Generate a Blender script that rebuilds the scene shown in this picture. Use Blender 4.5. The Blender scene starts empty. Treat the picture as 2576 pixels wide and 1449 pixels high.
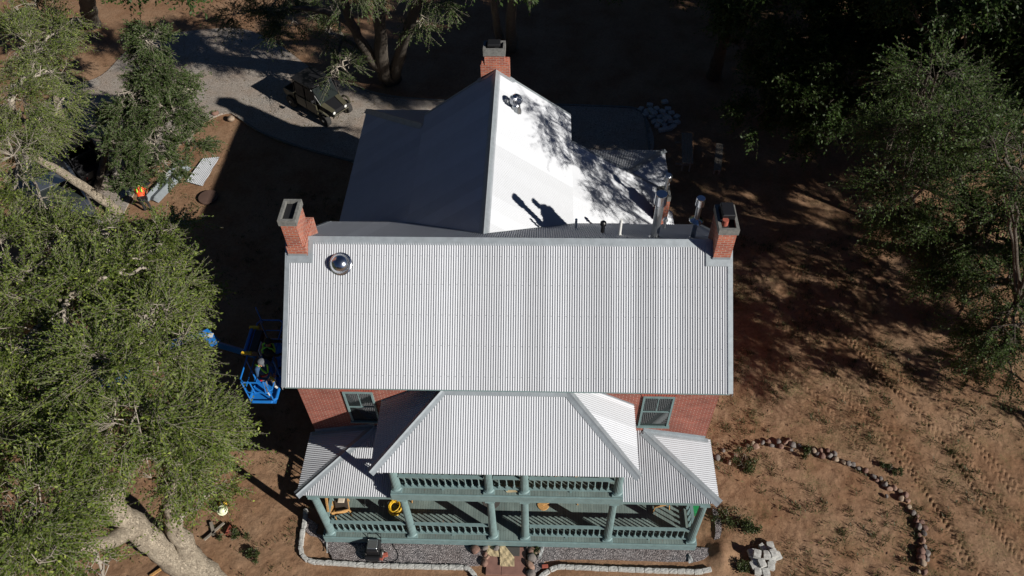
import bpy, math, random
import numpy as np
from mathutils import Vector, Matrix
random.seed(7); RNG=np.random.default_rng(7)
D=bpy.data; SC=bpy.context.scene; COL=SC.collection
R_=math.radians
# ---------------------------------------------------------------- camera
CAMP=(0.9471,-12.1714,25.0157); PITCH,ROLL,YAW,FPX=0.7004566,-0.0323612,0.0563602,1958.336
RM=Matrix.Rotation(YAW,3,'Z')@Matrix.Rotation(PITCH,3,'X')@Matrix.Rotation(ROLL,3,'Z')
cam=D.cameras.new('camera'); cam.sensor_width=36; cam.lens=36*FPX/2576; cam.clip_end=2000; cam.clip_start=.1
co=D.objects.new('camera',cam); COL.objects.link(co)
co.matrix_world=Matrix.Translation(CAMP)@RM.to_4x4(); SC.camera=co
# ---------------------------------------------------------------- light
SUN=Vector((1.625,-1.008,1.0)).normalized()
ELEV=math.asin(SUN.z); AZ=math.atan2(SUN.x,SUN.y)
w=D.worlds.new('World'); SC.world=w; w.use_nodes=True; nt=w.node_tree
sky=nt.nodes.new('ShaderNodeTexSky'); sky.sky_type='NISHITA'; sky.sun_disc=False
sky.sun_elevation=ELEV; sky.sun_rotation=AZ; sky.altitude=3000; sky.dust_density=.05; sky.air_density=.45; sky.ozone_density=4
nt.links.new(sky.outputs[0],nt.nodes['Background'].inputs[0]); nt.nodes['Background'].inputs[1].default_value=0.065
sl=D.lights.new('sun','SUN'); sl.energy=5.0; sl.angle=R_(.5); sl.color=(1,.95,.87)
so=D.objects.new('sun',sl); COL.objects.link(so); so.rotation_euler=SUN.to_track_quat('Z','Y').to_euler()
SC.view_settings.view_transform='Standard'; SC.view_settings.look='None'; SC.view_settings.exposure=0.15; SC.view_settings.gamma=1
SC.cycles.max_bounces=6; SC.cycles.diffuse_bounces=3; SC.cycles.transparent_max_bounces=6; SC.cycles.caustics_reflective=False

# ---------------------------------------------------------------- helpers
def at(u,v,z=0.0):
    """point of the place at height z that the photograph shows at (u,v) (2576 px wide)"""
    d=RM@Vector(((u-1288)/FPX,-(v-724.5)/FPX,-1)); t=(z-CAMP[2])/d.z
    return Vector(CAMP)+d*t
def onplane(u,v,n,dd):
    d=RM@Vector(((u-1288)/FPX,-(v-724.5)/FPX,-1)); c=Vector(CAMP); n=Vector(n); return c+d*((dd-n.dot(c))/n.dot(d))
def tag(o,label=None,cat=None,group=None,kind=None):
    if label: o['label']=label
    if cat: o['category']=cat
    if group: o['group']=group
    if kind: o['kind']=kind
    return o
def empty(name,loc=(0,0,0),rz=0,label=None,cat=None,group=None):
    o=D.objects.new(name,None); COL.objects.link(o); o.location=loc; o.rotation_euler=(0,0,rz); o.empty_display_size=.2
    return tag(o,label,cat,group)
def copy_tree(o,parent=None):
    c=o.copy(); COL.objects.link(c)
    c.parent=parent
    if parent is not None: c.matrix_parent_inverse=o.matrix_parent_inverse.copy()
    for ch in list(o.children): copy_tree(ch,c)
    return c
class MB:
    def __init__(s): s.v=[]; s.f=[]; s.m=[]
    def add(s,vs,fs,m=0):
        b=len(s.v); s.v+=[tuple(x) for x in vs]; s.f+=[tuple(b+i for i in f) for f in fs]; s.m+=[m]*len(fs); return s
    def box(s,x0,x1,y0,y1,z0,z1,m=0,T=None,bev=0):
        if bev:
            b=bev; vs=[]
            for z,e in ((z0,b),(z0+b,0),(z1-b,0),(z1,b)):
                vs+=[(x0+e+ (b if e==0 else b*.0),y0+e,z)] if False else []
                for (cx,cy,sx,sy) in ((x0,y0,1,1),(x1,y0,-1,1),(x1,y1,-1,-1),(x0,y1,1,-1)):
                    vs.append((cx+sx*(e+b*.6),cy+sy*e,z)); vs.append((cx+sx*e,cy+sy*(e+b*.6),z))
            # ring order
            idx=[1,0,2,3,5,4,6,7]; 
            ring=lambda k:[k*8+i for i in (0,2,3,5,4,6,7,1)]
            # corner order: c0 gives (x-cut),(y-cut)
            fs=[]
            def rg(k): return [k*8+0,k*8+2,k*8+3,k*8+5,k*8+4,k*8+6,k*8+7,k*8+1]
            for k in range(3):
                a=rg(k); c=rg(k+1)
                for i in range(8): j=(i+1)%8; fs.append((a[i],a[j],c[j],c[i]))
            fs.append(tuple(reversed(rg(0)))); fs.append(tuple(rg(3)))
        else:
            vs=[(x0,y0,z0),(x1,y0,z0),(x1,y1,z0),(x0,y1,z0),(x0,y0,z1),(x1,y0,z1),(x1,y1,z1),(x0,y1,z1)]
            fs=[(3,2,1,0),(4,5,6,7),(0,1,5,4),(1,2,6,5),(2,3,7,6),(3,0,4,7)]
        if T is not None: vs=[T@Vector(p) for p in vs]
        return s.add(vs,fs,m)
    def tube(s,pts,rs,n=8,m=0,cap=True,flat=None):
        pts=[Vector(p) for p in pts]
        if not hasattr(rs,'__len__'): rs=[rs]*len(pts)
        b=len(s.v); up=None
        for i,p in enumerate(pts):
            t=(pts[min(i+1,len(pts)-1)]-pts[max(i-1,0)]).normalized()
            if up is None: up=Vector((0,0,1)) if abs(t.z)<.9 else Vector((1,0,0))
            a=t.cross(up); 
            if a.length<1e-6: a=t.orthogonal()
            a.normalize(); c=a.cross(t).normalized(); up=c
            for k in range(n):
                an=2*math.pi*k/n; q=p+(a*math.cos(an)+c*math.sin(an))*rs[i]; s.v.append(tuple(q))
        for i in range(len(pts)-1):
            for k in range(n):
                j=(k+1)%n; s.f.append((b+i*n+k,b+i*n+j,b+(i+1)*n+j,b+(i+1)*n+k)); s.m.append(m)
        if cap:
            s.f.append(tuple(b+k for k in reversed(range(n)))); s.m.append(m)
            e=b+(len(pts)-1)*n; s.f.append(tuple(e+k for k in range(n))); s.m.append(m)
        return s
    def lathe(s,c,prof,n=20,m=0,axis=None,flute=None):
        """prof: [(r,z)]; flute(k,i)->radius factor"""
        b=len(s.v); c=Vector(c); Q=Matrix.Identity(3) if axis is None else Vector(axis).normalized().to_track_quat('Z','Y').to_matrix()
        for i,(r,z) in enumerate(prof):
            for k in range(n):
                an=2*math.pi*k/n; rr=r*(flute(k,i) if flute else 1)
                s.v.append(tuple(c+Q@Vector((rr*math.cos(an),rr*math.sin(an),z))))
        for i in range(len(prof)-1):
            for k in range(n):
                j=(k+1)%n; s.f.append((b+i*n+k,b+i*n+j,b+(i+1)*n+j,b+(i+1)*n+k)); s.m.append(m)
        s.f.append(tuple(b+k for k in reversed(range(n)))); s.m.append(m)
        e=b+(len(prof)-1)*n; s.f.append(tuple(e+k for k in range(n))); s.m.append(m)
        return s
    def prism(s,poly,z0,z1,m=0):
        n=len(poly); b=[(p[0],p[1],z0) for p in poly]; t=[(p[0],p[1],z1) for p in poly]
        fs=[tuple(reversed(range(n))),tuple(range(n,2*n))]+[(i,(i+1)%n,n+(i+1)%n,n+i) for i in range(n)]
        return s.add(b+t,fs,m)
    def slab(s,poly,t,m=0):
        """closed plate from planar polygon poly thickened by vector t (downwards)"""
        n=len(poly); P=[Vector(p) for p in poly]; t=Vector(t)
        fs=[tuple(range(n)),tuple(reversed(range(n,2*n)))]+[(i,n+i,n+(i+1)%n,(i+1)%n) for i in range(n)]
        return s.add(P+[p+t for p in P],fs,m)
    def build(s,name,mat,parent=None,smooth=False,uvoff=(0,0)):
        me=D.meshes.new(name); me.from_pydata(s.v,[],s.f)
        for mm in (mat if isinstance(mat,(list,tuple)) else [mat]): me.materials.append(mm)
        me.polygons.foreach_set('material_index',s.m)
        uv=me.uv_layers.new(name='uv'); co_=[Vector(x) for x in s.v]
        for p in me.polygons:
            n=p.normal; ax=max(range(3),key=lambda i:abs(n[i]))
            for li,vi in zip(p.loop_indices,p.vertices):
                c=co_[vi]; uv.data[li].uv=((c.x,c.y) if ax==2 else (c.y+uvoff[0],c.z) if ax==0 else (c.x+uvoff[1],c.z))
        if smooth: me.polygons.foreach_set('use_smooth',[True]*len(me.polygons))
        me.update()
        o=D.objects.new(name,me); COL.objects.link(o); o.parent=parent
        return o
def npmesh(name,V,F,mats,mi=None,parent=None,smooth=False,uv=None):
    """fast mesh: F is (n,k) int array, all faces k-gons"""
    me=D.meshes.new(name); n,k=F.shape
    me.vertices.add(len(V)); me.vertices.foreach_set('co',np.ascontiguousarray(V,dtype=np.float32).ravel())
    me.loops.add(n*k); me.loops.foreach_set('vertex_index',F.astype(np.int32).ravel())
    me.polygons.add(n); me.polygons.foreach_set('loop_start',np.arange(0,n*k,k,dtype=np.int32))
    try: me.polygons.foreach_set('loop_total',np.full(n,k,dtype=np.int32))
    except Exception: pass
    for mm in mats: me.materials.append(mm)
    if mi is not None: me.polygons.foreach_set('material_index',mi.astype(np.int32))
    me.polygons.foreach_set('use_smooth',np.full(n,bool(smooth)))
    me.update(calc_edges=True)
    if uv is not None:
        l=me.uv_layers.new(name='uv'); l.data.foreach_set('uv',uv[F.ravel()].astype(np.float32).ravel())
    o=D.objects.new(name,me); COL.objects.link(o); o.parent=parent
    return o
# ---------------------------------------------------------------- materials
def mat(name,col=(.5,.5,.5),rough=.6,metal=0,var=0,vs=3.0,bump=0,bs=30,spec=.5,col2=None,dist=.01):
    m=D.materials.new(name); m.use_nodes=True; n=m.node_tree.nodes; L=m.node_tree.links; b=n['Principled BSDF']
    b.inputs['Roughness'].default_value=rough; b.inputs['Metallic'].default_value=metal
    b.inputs['Base Color'].default_value=(*col,1); b.inputs['Specular IOR Level'].default_value=spec
    tc=n.new('ShaderNodeTexCoord')
    if var or col2:
        no=n.new('ShaderNodeTexNoise'); no.inputs['Scale'].default_value=vs; no.inputs['Detail'].default_value=6; no.inputs['Roughness'].default_value=.65
        L.new(tc.outputs['Object'],no.inputs['Vector'])
        rp=n.new('ShaderNodeValToRGB'); rp.color_ramp.elements[0].position=.33; rp.color_ramp.elements[1].position=.67
        c2=col2 or tuple(c*(1+var) for c in col); c1=col if col2 else tuple(c*(1-var) for c in col)
        rp.color_ramp.elements[0].color=(*c1,1); rp.color_ramp.elements[1].color=(*c2,1)
        L.new(no.outputs['Fac'],rp.inputs[0]); L.new(rp.outputs[0],b.inputs['Base Color'])
    if bump:
        nb=n.new('ShaderNodeTexNoise'); nb.inputs['Scale'].default_value=bs; nb.inputs['Detail'].default_value=5
        L.new(tc.outputs['Object'],nb.inputs['Vector'])
        bp=n.new('ShaderNodeBump'); bp.inputs['Strength'].default_value=bump; bp.inputs['Distance'].default_value=dist
        L.new(nb.outputs['Fac'],bp.inputs['Height']); L.new(bp.outputs[0],b.inputs['Normal'])
    return m
def nodes(m): return m.node_tree.nodes,m.node_tree.links,m.node_tree.nodes['Principled BSDF']
def brick_mat(name,c1,c2,mortar,scale=1.0,bw=.205,rh=.0685,ms=.0085,off=.5):
    m=mat(name,c1,.85); n,L,b=nodes(m)
    uv=n.new('ShaderNodeUVMap'); br=n.new('ShaderNodeTexBrick')
    br.inputs['Color1'].default_value=(*c1,1); br.inputs['Color2'].default_value=(*c2,1); br.inputs['Mortar'].default_value=(*mortar,1)
    br.inputs['Scale'].default_value=scale; br.inputs['Brick Width'].default_value=bw; br.inputs['Row Height'].default_value=rh; br.inputs['Mortar Size'].default_value=ms
    br.inputs['Mortar Smooth'].default_value=.25; br.offset=off
    nz=n.new('ShaderNodeTexNoise'); nz.inputs['Scale'].default_value=14
    mx=n.new('ShaderNodeMixRGB'); mx.blend_type='ADD'; mx.inputs[0].default_value=.012
    L.new(uv.outputs[0],mx.inputs[1]); L.new(uv.outputs[0],nz.inputs['Vector']); L.new(nz.outputs['Color'],mx.inputs[2]); L.new(mx.outputs[0],br.inputs['Vector'])
    n2=n.new('ShaderNodeTexNoise'); n2.inputs['Scale'].default_value=1.7; n2.inputs['Detail'].default_value=7; L.new(uv.outputs[0],n2.inputs['Vector'])
    rp=n.new('ShaderNodeValToRGB'); rp.color_ramp.elements[0].position=.3; rp.color_ramp.elements[1].position=.7
    rp.color_ramp.elements[0].color=(.72,.7,.7,1); rp.color_ramp.elements[1].color=(1.15,1.15,1.15,1); L.new(n2.outputs['Fac'],rp.inputs[0])
    mu=n.new('ShaderNodeMixRGB'); mu.blend_type='MULTIPLY'; mu.inputs[0].default_value=1; L.new(br.outputs['Color'],mu.inputs[1]); L.new(rp.outputs[0],mu.inputs[2])
    L.new(mu.outputs[0],b.inputs['Base Color'])
    bp=n.new('ShaderNodeBump'); bp.inputs['Strength'].default_value=.6; bp.inputs['Distance'].default_value=.012; bp.invert=True
    L.new(br.outputs['Fac'],bp.inputs['Height']); L.new(bp.outputs[0],b.inputs['Normal'])
    return m
M={}
def roofmat(name,base,rough,metal=.85):
    m=mat(name,base,rough,metal,spec=.3); n,L,b=nodes(m)
    uv=n.new('ShaderNodeUVMap'); sep=n.new('ShaderNodeSeparateXYZ'); L.new(uv.outputs[0],sep.inputs[0])
    dv=n.new('ShaderNodeMath'); dv.operation='DIVIDE'; dv.inputs[1].default_value=.61; L.new(sep.outputs[0],dv.inputs[0])
    fl=n.new('ShaderNodeMath'); fl.operation='FLOOR'; L.new(dv.outputs[0],fl.inputs[0])
    wn=n.new('ShaderNodeTexWhiteNoise'); wn.noise_dimensions='1D'; L.new(fl.outputs[0],wn.inputs['W'])
    no=n.new('ShaderNodeTexNoise'); no.inputs['Scale'].default_value=2.3; no.inputs['Detail'].default_value=8; L.new(uv.outputs[0],no.inputs['Vector'])
    ad=n.new('ShaderNodeMath'); ad.operation='ADD'; L.new(wn.outputs['Value'],ad.inputs[0]); L.new(no.outputs['Fac'],ad.inputs[1])
    mr=n.new('ShaderNodeMapRange'); mr.inputs[1].default_value=.3; mr.inputs[2].default_value=1.7; mr.inputs[3].default_value=.84; mr.inputs[4].default_value=1.08
    L.new(ad.outputs[0],mr.inputs[0])
    mu=n.new('ShaderNodeMixRGB'); mu.blend_type='MULTIPLY'; mu.inputs[0].default_value=1; mu.inputs[1].default_value=(*base,1); L.new(mr.outputs[0],mu.inputs[2]); L.new(mu.outputs[0],b.inputs['Base Color'])
    m2=n.new('ShaderNodeMapRange'); m2.inputs[3].default_value=rough-.06; m2.inputs[4].default_value=rough+.08; L.new(no.outputs['Fac'],m2.inputs[0]); L.new(m2.outputs[0],b.inputs['Roughness'])
    return m
M['roof']=roofmat('corrugated_metal',(.52,.54,.575),.58,.15)
M['flash']=mat('flashing_metal',(.34,.38,.41),.5,.3,var=.12,vs=5,bump=.25,bs=6,dist=.01)
M['chrome']=mat('shiny_steel',(.62,.64,.68),.2,1.0)
M['steel']=mat('galvanised_steel',(.55,.58,.6),.3,.9,var=.1)
M['brick']=brick_mat('wall_brick',(.34,.085,.055),(.25,.06,.042),(.46,.33,.27))
M['cbrick']=brick_mat('chimney_brick',(.50,.145,.075),(.32,.075,.045),(.42,.31,.26),bw=.2,rh=.072,ms=.011)
M['redbrick']=mat('loose_brick',(.35,.09,.06),.85,var=.2,vs=12)
M['teal']=mat('teal_paint',(.18,.27,.275),.55,var=.14,vs=4,bump=.15,bs=40)
def deckmat():
    m=brick_mat('deck_boards',(.185,.245,.23),(.145,.20,.19),(.035,.05,.05),bw=3.7,rh=.085,ms=.004); n,L,b=nodes(m)
    br=[x for x in n if x.bl_idname=='ShaderNodeTexBrick'][0]; src=br.inputs['Vector'].links[0].from_socket
    mp=n.new('ShaderNodeMapping'); mp.inputs['Rotation'].default_value=(0,0,math.pi/2); L.new(src,mp.inputs['Vector']); L.new(mp.outputs[0],br.inputs['Vector'])
    # worn patches with bare wood
    uv=n.new('ShaderNodeUVMap'); mp2=n.new('ShaderNodeMapping'); mp2.inputs['Scale'].default_value=(9,1.4,1); L.new(uv.outputs[0],mp2.inputs['Vector'])
    no=n.new('ShaderNodeTexNoise'); no.inputs['Scale'].default_value=1.6; no.inputs['Detail'].default_value=8; L.new(mp2.outputs[0],no.inputs['Vector'])
    rp=n.new('ShaderNodeValToRGB'); rp.color_ramp.elements[0].position=.66; rp.color_ramp.elements[1].position=.74; L.new(no.outputs['Fac'],rp.inputs[0])
    old=b.inputs['Base Color'].links[0].from_socket
    mx=n.new('ShaderNodeMixRGB'); mx.inputs[2].default_value=(.20,.11,.07,1); L.new(rp.outputs[0],mx.inputs[0]); L.new(old,mx.inputs[1]); L.new(mx.outputs[0],b.inputs['Base Color'])
    return m
M['deck']=deckmat()
M['conc']=mat('chimney_concrete',(.17,.17,.16),.9,var=.3,vs=9,bump=.4,bs=30)
M['block']=mat('concrete_block',(.46,.46,.44),.9,var=.22,vs=14,bump=.6,bs=45,dist=.01)
M['flueblack']=mat('flue_black',(.012,.012,.014),.7)
M['black']=mat('black_plastic',(.015,.015,.017),.4)
M['rubber']=mat('tyre_rubber',(.025,.024,.023),.85,bump=.5,bs=60)
M['glass']=mat('window_glass',(.02,.025,.025),.06,spec=.9)
M['white']=mat('white_paint',(.7,.7,.68),.5)
M['pvc']=mat('pvc_pipe',(.75,.75,.73),.4)
M['blue']=mat('lift_blue',(.012,.16,.52),.4,var=.08)
M['yellow']=mat('yellow_paint',(.75,.48,.03),.5)
M['hivis']=mat('hivis_green',(.35,.95,.08),.6)
M['orange']=mat('hivis_orange',(.95,.10,.02),.6)
M['tan']=mat('tan_body',(.075,.07,.045),.45,var=.1)
M['skin']=mat('skin',(.45,.22,.14),.6)
M['denim']=mat('navy_shirt',(.03,.075,.16),.85,var=.25,vs=20)
M['darkcloth']=mat('dark_cloth',(.02,.02,.022),.9,var=.3,vs=20)
M['greycloth']=mat('grey_trousers',(.12,.13,.15),.9,var=.2,vs=20)
M['paper']=mat('kraft_paper',(.50,.40,.24),.8,var=.12,vs=6,bump=.6,bs=9,dist=.03)
M['matt']=mat('rubber_mat',(.07,.065,.06),.9,var=.15,vs=20)
M['slab']=mat('red_concrete',(.235,.125,.10),.9,var=.15,vs=5,bump=.2,bs=40)
M['wood']=mat('weathered_wood',(.25,.22,.18),.85,var=.25,vs=8)
M['wicker']=mat('wicker',(.50,.28,.10),.7,var=.3,vs=30,bump=.8,bs=80)
M['cushion']=mat('brown_cushion',(.06,.045,.035),.9)
M['cushion2']=mat('cream_cushion',(.6,.52,.42),.9)
M['lid']=mat('brown_lid',(.11,.065,.05),.8,var=.1)
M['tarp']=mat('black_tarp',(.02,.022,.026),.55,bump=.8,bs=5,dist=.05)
M['fabric']=mat('grey_fabric',(.36,.37,.37),.8,bump=.8,bs=8,dist=.03)
M['red']=mat('red_plastic',(.45,.01,.015),.4)
M['greenp']=mat('green_plastic',(.02,.25,.08),.5)
M['stones']=[mat('stone_'+n,c,.85,var=.28,vs=9,bump=.7,bs=14,dist=.02) for n,c in (('grey',(.17,.15,.14)),('tan',(.27,.205,.15)),('reddish',(.19,.11,.085)),('pink',(.28,.175,.13)),('dark',(.10,.085,.08)))]
def barkmat(name,c1,c2):
    m=mat(name,c1,.9,col2=c2,vs=5); n,L,b=nodes(m)
    tc=n.new('ShaderNodeTexCoord'); mp=n.new('ShaderNodeMapping'); mp.inputs['Scale'].default_value=(1.6,1.6,.5); L.new(tc.outputs['Object'],mp.inputs['Vector'])
    vo=n.new('ShaderNodeTexVoronoi'); vo.feature='DISTANCE_TO_EDGE'; vo.inputs['Scale'].default_value=13
    wz=n.new('ShaderNodeTexNoise'); wz.inputs['Scale'].default_value=5; wz.inputs['Detail'].default_value=5; L.new(mp.outputs[0],wz.inputs['Vector']); wm=n.new('ShaderNodeMixRGB'); wm.blend_type='ADD'; wm.inputs[0].default_value=.55; L.new(mp.outputs[0],wm.inputs[1]); L.new(wz.outputs['Color'],wm.inputs[2]); L.new(wm.outputs[0],vo.inputs['Vector'])
    no=n.new('ShaderNodeTexNoise'); no.inputs['Scale'].default_value=16; no.inputs['Detail'].default_value=6; L.new(mp.outputs[0],no.inputs['Vector'])
    rp=n.new('ShaderNodeValToRGB'); rp.color_ramp.elements[0].color=(.5,.46,.42,1); rp.color_ramp.elements[1].position=.10; L.new(vo.outputs['Distance'],rp.inputs[0])
    mu=n.new('ShaderNodeMixRGB'); mu.blend_type='MULTIPLY'; mu.inputs[0].default_value=.35; old=b.inputs['Base Color'].links[0].from_socket
    L.new(old,mu.inputs[1]); L.new(rp.outputs[0],mu.inputs[2]); L.new(mu.outputs[0],b.inputs['Base Color'])
    ad=n.new('ShaderNodeMath'); ad.operation='ADD'; L.new(rp.outputs[0],ad.inputs[0]); L.new(no.outputs['Fac'],ad.inputs[1])
    bp=n.new('ShaderNodeBump'); bp.inputs['Strength'].default_value=1; bp.inputs['Distance'].default_value=.04; L.new(ad.outputs[0],bp.inputs['Height']); L.new(bp.outputs[0],b.inputs['Normal'])
    return m
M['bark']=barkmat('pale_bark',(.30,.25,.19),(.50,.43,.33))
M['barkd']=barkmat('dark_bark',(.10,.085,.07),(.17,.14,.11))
M['twig']=mat('twig_bark',(.33,.29,.24),.9,var=.25,vs=2)
def leafmat(name,c,c2,tr=.35):
    m=D.materials.new(name); m.use_nodes=True; n=m.node_tree.nodes; L=m.node_tree.links; b=n['Principled BSDF']
    g=n.new('ShaderNodeNewGeometry'); rp=n.new('ShaderNodeValToRGB')
    e=rp.color_ramp.elements; e[0].color=(*c,1); e[1].color=(*c2,1); e.new(.93).color=tuple(.6*x+.4*y for x,y in zip(c,c2))+(1,); 
    L.new(g.outputs['Random Per Island'],rp.inputs[0]); L.new(rp.outputs[0],b.inputs['Base Color'])
    b.inputs['Roughness'].default_value=.55; b.inputs['Specular IOR Level'].default_value=.35
    t=n.new('ShaderNodeBsdfTranslucent'); L.new(rp.outputs[0],t.inputs[0]); mx=n.new('ShaderNodeMixShader'); mx.inputs[0].default_value=tr
    L.new(b.outputs[0],mx.inputs[1]); L.new(t.outputs[0],mx.inputs[2]); L.new(mx.outputs[0],n['Material Output'].inputs[0])
    return m
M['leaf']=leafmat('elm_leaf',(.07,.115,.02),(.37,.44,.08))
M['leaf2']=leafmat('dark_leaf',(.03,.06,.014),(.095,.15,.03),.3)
M['leaf3']=leafmat('grey_leaf',(.045,.08,.022),(.16,.21,.06))
M['leaf4']=leafmat('olive_leaf',(.04,.08,.018),(.15,.215,.045))
M['weed']=leafmat('weed_leaf',(.035,.05,.014),(.08,.10,.03),.15)
M['dry']=leafmat('dry_grass',(.14,.11,.05),(.26,.20,.09),.15)
def groundmat():
    m=mat('dirt',(.2,.12,.08),.95,spec=.15); n,L,b=nodes(m)
    tc=n.new('ShaderNodeTexCoord')
    def noise(s,d=6,r=.6):
        x=n.new('ShaderNodeTexNoise'); x.inputs['Scale'].default_value=s; x.inputs['Detail'].default_value=d; x.inputs['Roughness'].default_value=r; L.new(tc.outputs['Object'],x.inputs['Vector']); return x
    def ramp(src,a,bb,c1,c2):
        r=n.new('ShaderNodeValToRGB'); r.color_ramp.elements[0].position=a; r.color_ramp.elements[1].position=bb; r.color_ramp.elements[0].color=(*c1,1); r.color_ramp.elements[1].color=(*c2,1); L.new(src,r.inputs[0]); return r
    a=ramp(noise(.55).outputs['Fac'],.35,.65,(.242,.134,.076),(.318,.205,.13))
    f=ramp(noise(9,8,.7).outputs['Fac'],.3,.7,(.72,.70,.68),(1.2,1.2,1.2))
    mu=n.new('ShaderNodeMixRGB'); mu.blend_type='MULTIPLY'; mu.inputs[0].default_value=1; L.new(a.outputs[0],mu.inputs[1]); L.new(f.outputs[0],mu.inputs[2])
    # thin dry grass and weed tint, patchy, mostly east side
    g=ramp(noise(.8,10,.75).outputs['Fac'],.50,.66,(0,0,0),(1,1,1)); g2=ramp(noise(22,3,.6).outputs['Fac'],.42,.6,(0,0,0),(1,1,1))
    sp=n.new('ShaderNodeSeparateXYZ'); L.new(tc.outputs['Object'],sp.inputs[0])
    ex=n.new('ShaderNodeMapRange'); ex.inputs[1].default_value=5.5; ex.inputs[2].default_value=9; L.new(sp.outputs[0],ex.inputs[0])
    m1=n.new('ShaderNodeMath'); m1.operation='MULTIPLY'; L.new(g.outputs[0],m1.inputs[0]); L.new(g2.outputs[0],m1.inputs[1])
    m2=n.new('ShaderNodeMath'); m2.operation='MULTIPLY'; L.new(m1.outputs[0],m2.inputs[0]); 
    m3=n.new('ShaderNodeMath'); m3.operation='MULTIPLY_ADD'; m3.inputs[1].default_value=.85; m3.inputs[2].default_value=.15; L.new(ex.outputs[0],m3.inputs[0]); L.new(m3.outputs[0],m2.inputs[1])
    mx=n.new('ShaderNodeMixRGB'); mx.inputs[2].default_value=(.115,.105,.045,1); L.new(m2.outputs[0],mx.inputs[0]); L.new(mu.outputs[0],mx.inputs[1]); L.new(mx.outputs[0],b.inputs['Base Color'])
    hb=noise(7,9,.72); hb2=noise(45,4,.6)
    ad=n.new('ShaderNodeMath'); ad.operation='MULTIPLY_ADD'; ad.inputs[1].default_value=.25; L.new(hb2.outputs['Fac'],ad.inputs[0]); L.new(hb.outputs['Fac'],ad.inputs[2])
    bp=n.new('ShaderNodeBump'); bp.inputs['Strength'].default_value=.75; bp.inputs['Distance'].default_value=.05; L.new(ad.outputs[0],bp.inputs['Height']); L.new(bp.outputs[0],b.inputs['Normal'])
    return m
M['dirt']=groundmat()
def gravelmat(name,cs,scale):
    m=mat(name,cs[0],.9,spec=.2); n,L,b=nodes(m); tc=n.new('ShaderNodeTexCoord')
    vo=n.new('ShaderNodeTexVoronoi'); vo.inputs['Scale'].default_value=scale; L.new(tc.outputs['Object'],vo.inputs['Vector'])
    sp=n.new('ShaderNodeSeparateXYZ'); L.new(vo.outputs['Color'],sp.inputs[0])
    rp=n.new('ShaderNodeValToRGB'); rp.color_ramp.elements[0].color=(*cs[0],1); rp.color_ramp.elements[1].color=(*cs[1],1); rp.color_ramp.elements.new(.5).color=(*cs[2],1); L.new(sp.outputs[0],rp.inputs[0])
    no=n.new('ShaderNodeTexNoise'); no.inputs['Scale'].default_value=.9; no.inputs['Detail'].default_value=7; L.new(tc.outputs['Object'],no.inputs['Vector'])
    r2=n.new('ShaderNodeValToRGB'); r2.color_ramp.elements[0].position=.35; r2.color_ramp.elements[1].position=.62; r2.color_ramp.elements[0].color=(0,0,0,1); L.new(no.outputs['Fac'],r2.inputs[0])
    mx=n.new('ShaderNodeMixRGB'); mx.inputs[1].default_value=(*cs[3],1); mf=n.new('ShaderNodeMath'); mf.operation='MULTIPLY_ADD'; mf.inputs[1].default_value=cs[4]; mf.inputs[2].default_value=1-cs[4]
    L.new(r2.outputs[0],mf.inputs[0]); L.new(mf.outputs[0],mx.inputs[0]); L.new(rp.outputs[0],mx.inputs[2]); L.new(mx.outputs[0],b.inputs['Base Color'])
    bp=n.new('ShaderNodeBump'); bp.inputs['Strength'].default_value=1; bp.inputs['Distance'].default_value=.03; bp.invert=True; L.new(vo.outputs['Distance'],bp.inputs['Height']); L.new(bp.outputs[0],b.inputs['Normal'])
    return m
M['gravel']=gravelmat('grey_gravel',((.10,.095,.10),(.42,.39,.39),(.22,.20,.205),(.2,.13,.1),.25),26)
M['drive']=gravelmat('driveway_gravel',((.24,.215,.19),(.50,.45,.40),(.36,.325,.29),(.36,.27,.21),.55),26)

# ---------------------------------------------------------------- ground (one sheet, finer where sunlit)
def axis(parts):
    out=[]
    for a,b_,s in parts:
        n=max(1,int(round((b_-a)/s))); out+=list(np.linspace(a,b_,n,endpoint=False))
    return np.array(out+[parts[-1][1]])
gx=axis([(-400,-60,60),(-60,-34,4),(-34,-15,.4),(-15,-6.2,.07),(-6.2,6.2,.35),(6.2,19.5,.045),(19.5,34,.6),(34,60,4),(60,400,60)])
gy=axis([(-300,-40,60),(-40,-6,4),(-6,13,.05),(13,36,.4),(36,60,4),(60,400,60)])
X,Y=np.meshgrid(gx,gy)
rs=np.random.RandomState(3)
def vnoise(X,Y,s,seed):
    r=np.random.RandomState(seed); N=128; g=r.rand(N,N); x=X/s; y=Y/s
    xi=np.floor(x).astype(int); yi=np.floor(y).astype(int); fx=x-xi; fy=y-yi; fx=fx*fx*(3-2*fx); fy=fy*fy*(3-2*fy)
    q=lambda i,j:g[j%N,i%N]
    return (q(xi,yi)*(1-fx)+q(xi+1,yi)*fx)*(1-fy)+(q(xi,yi+1)*(1-fx)+q(xi+1,yi+1)*fx)*fy
H=-.055+(vnoise(X,Y,1.3,1)-.5)*.05+(vnoise(X,Y,.37,2)-.5)*.045+(vnoise(X,Y,.13,5)-.5)*.024
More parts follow.
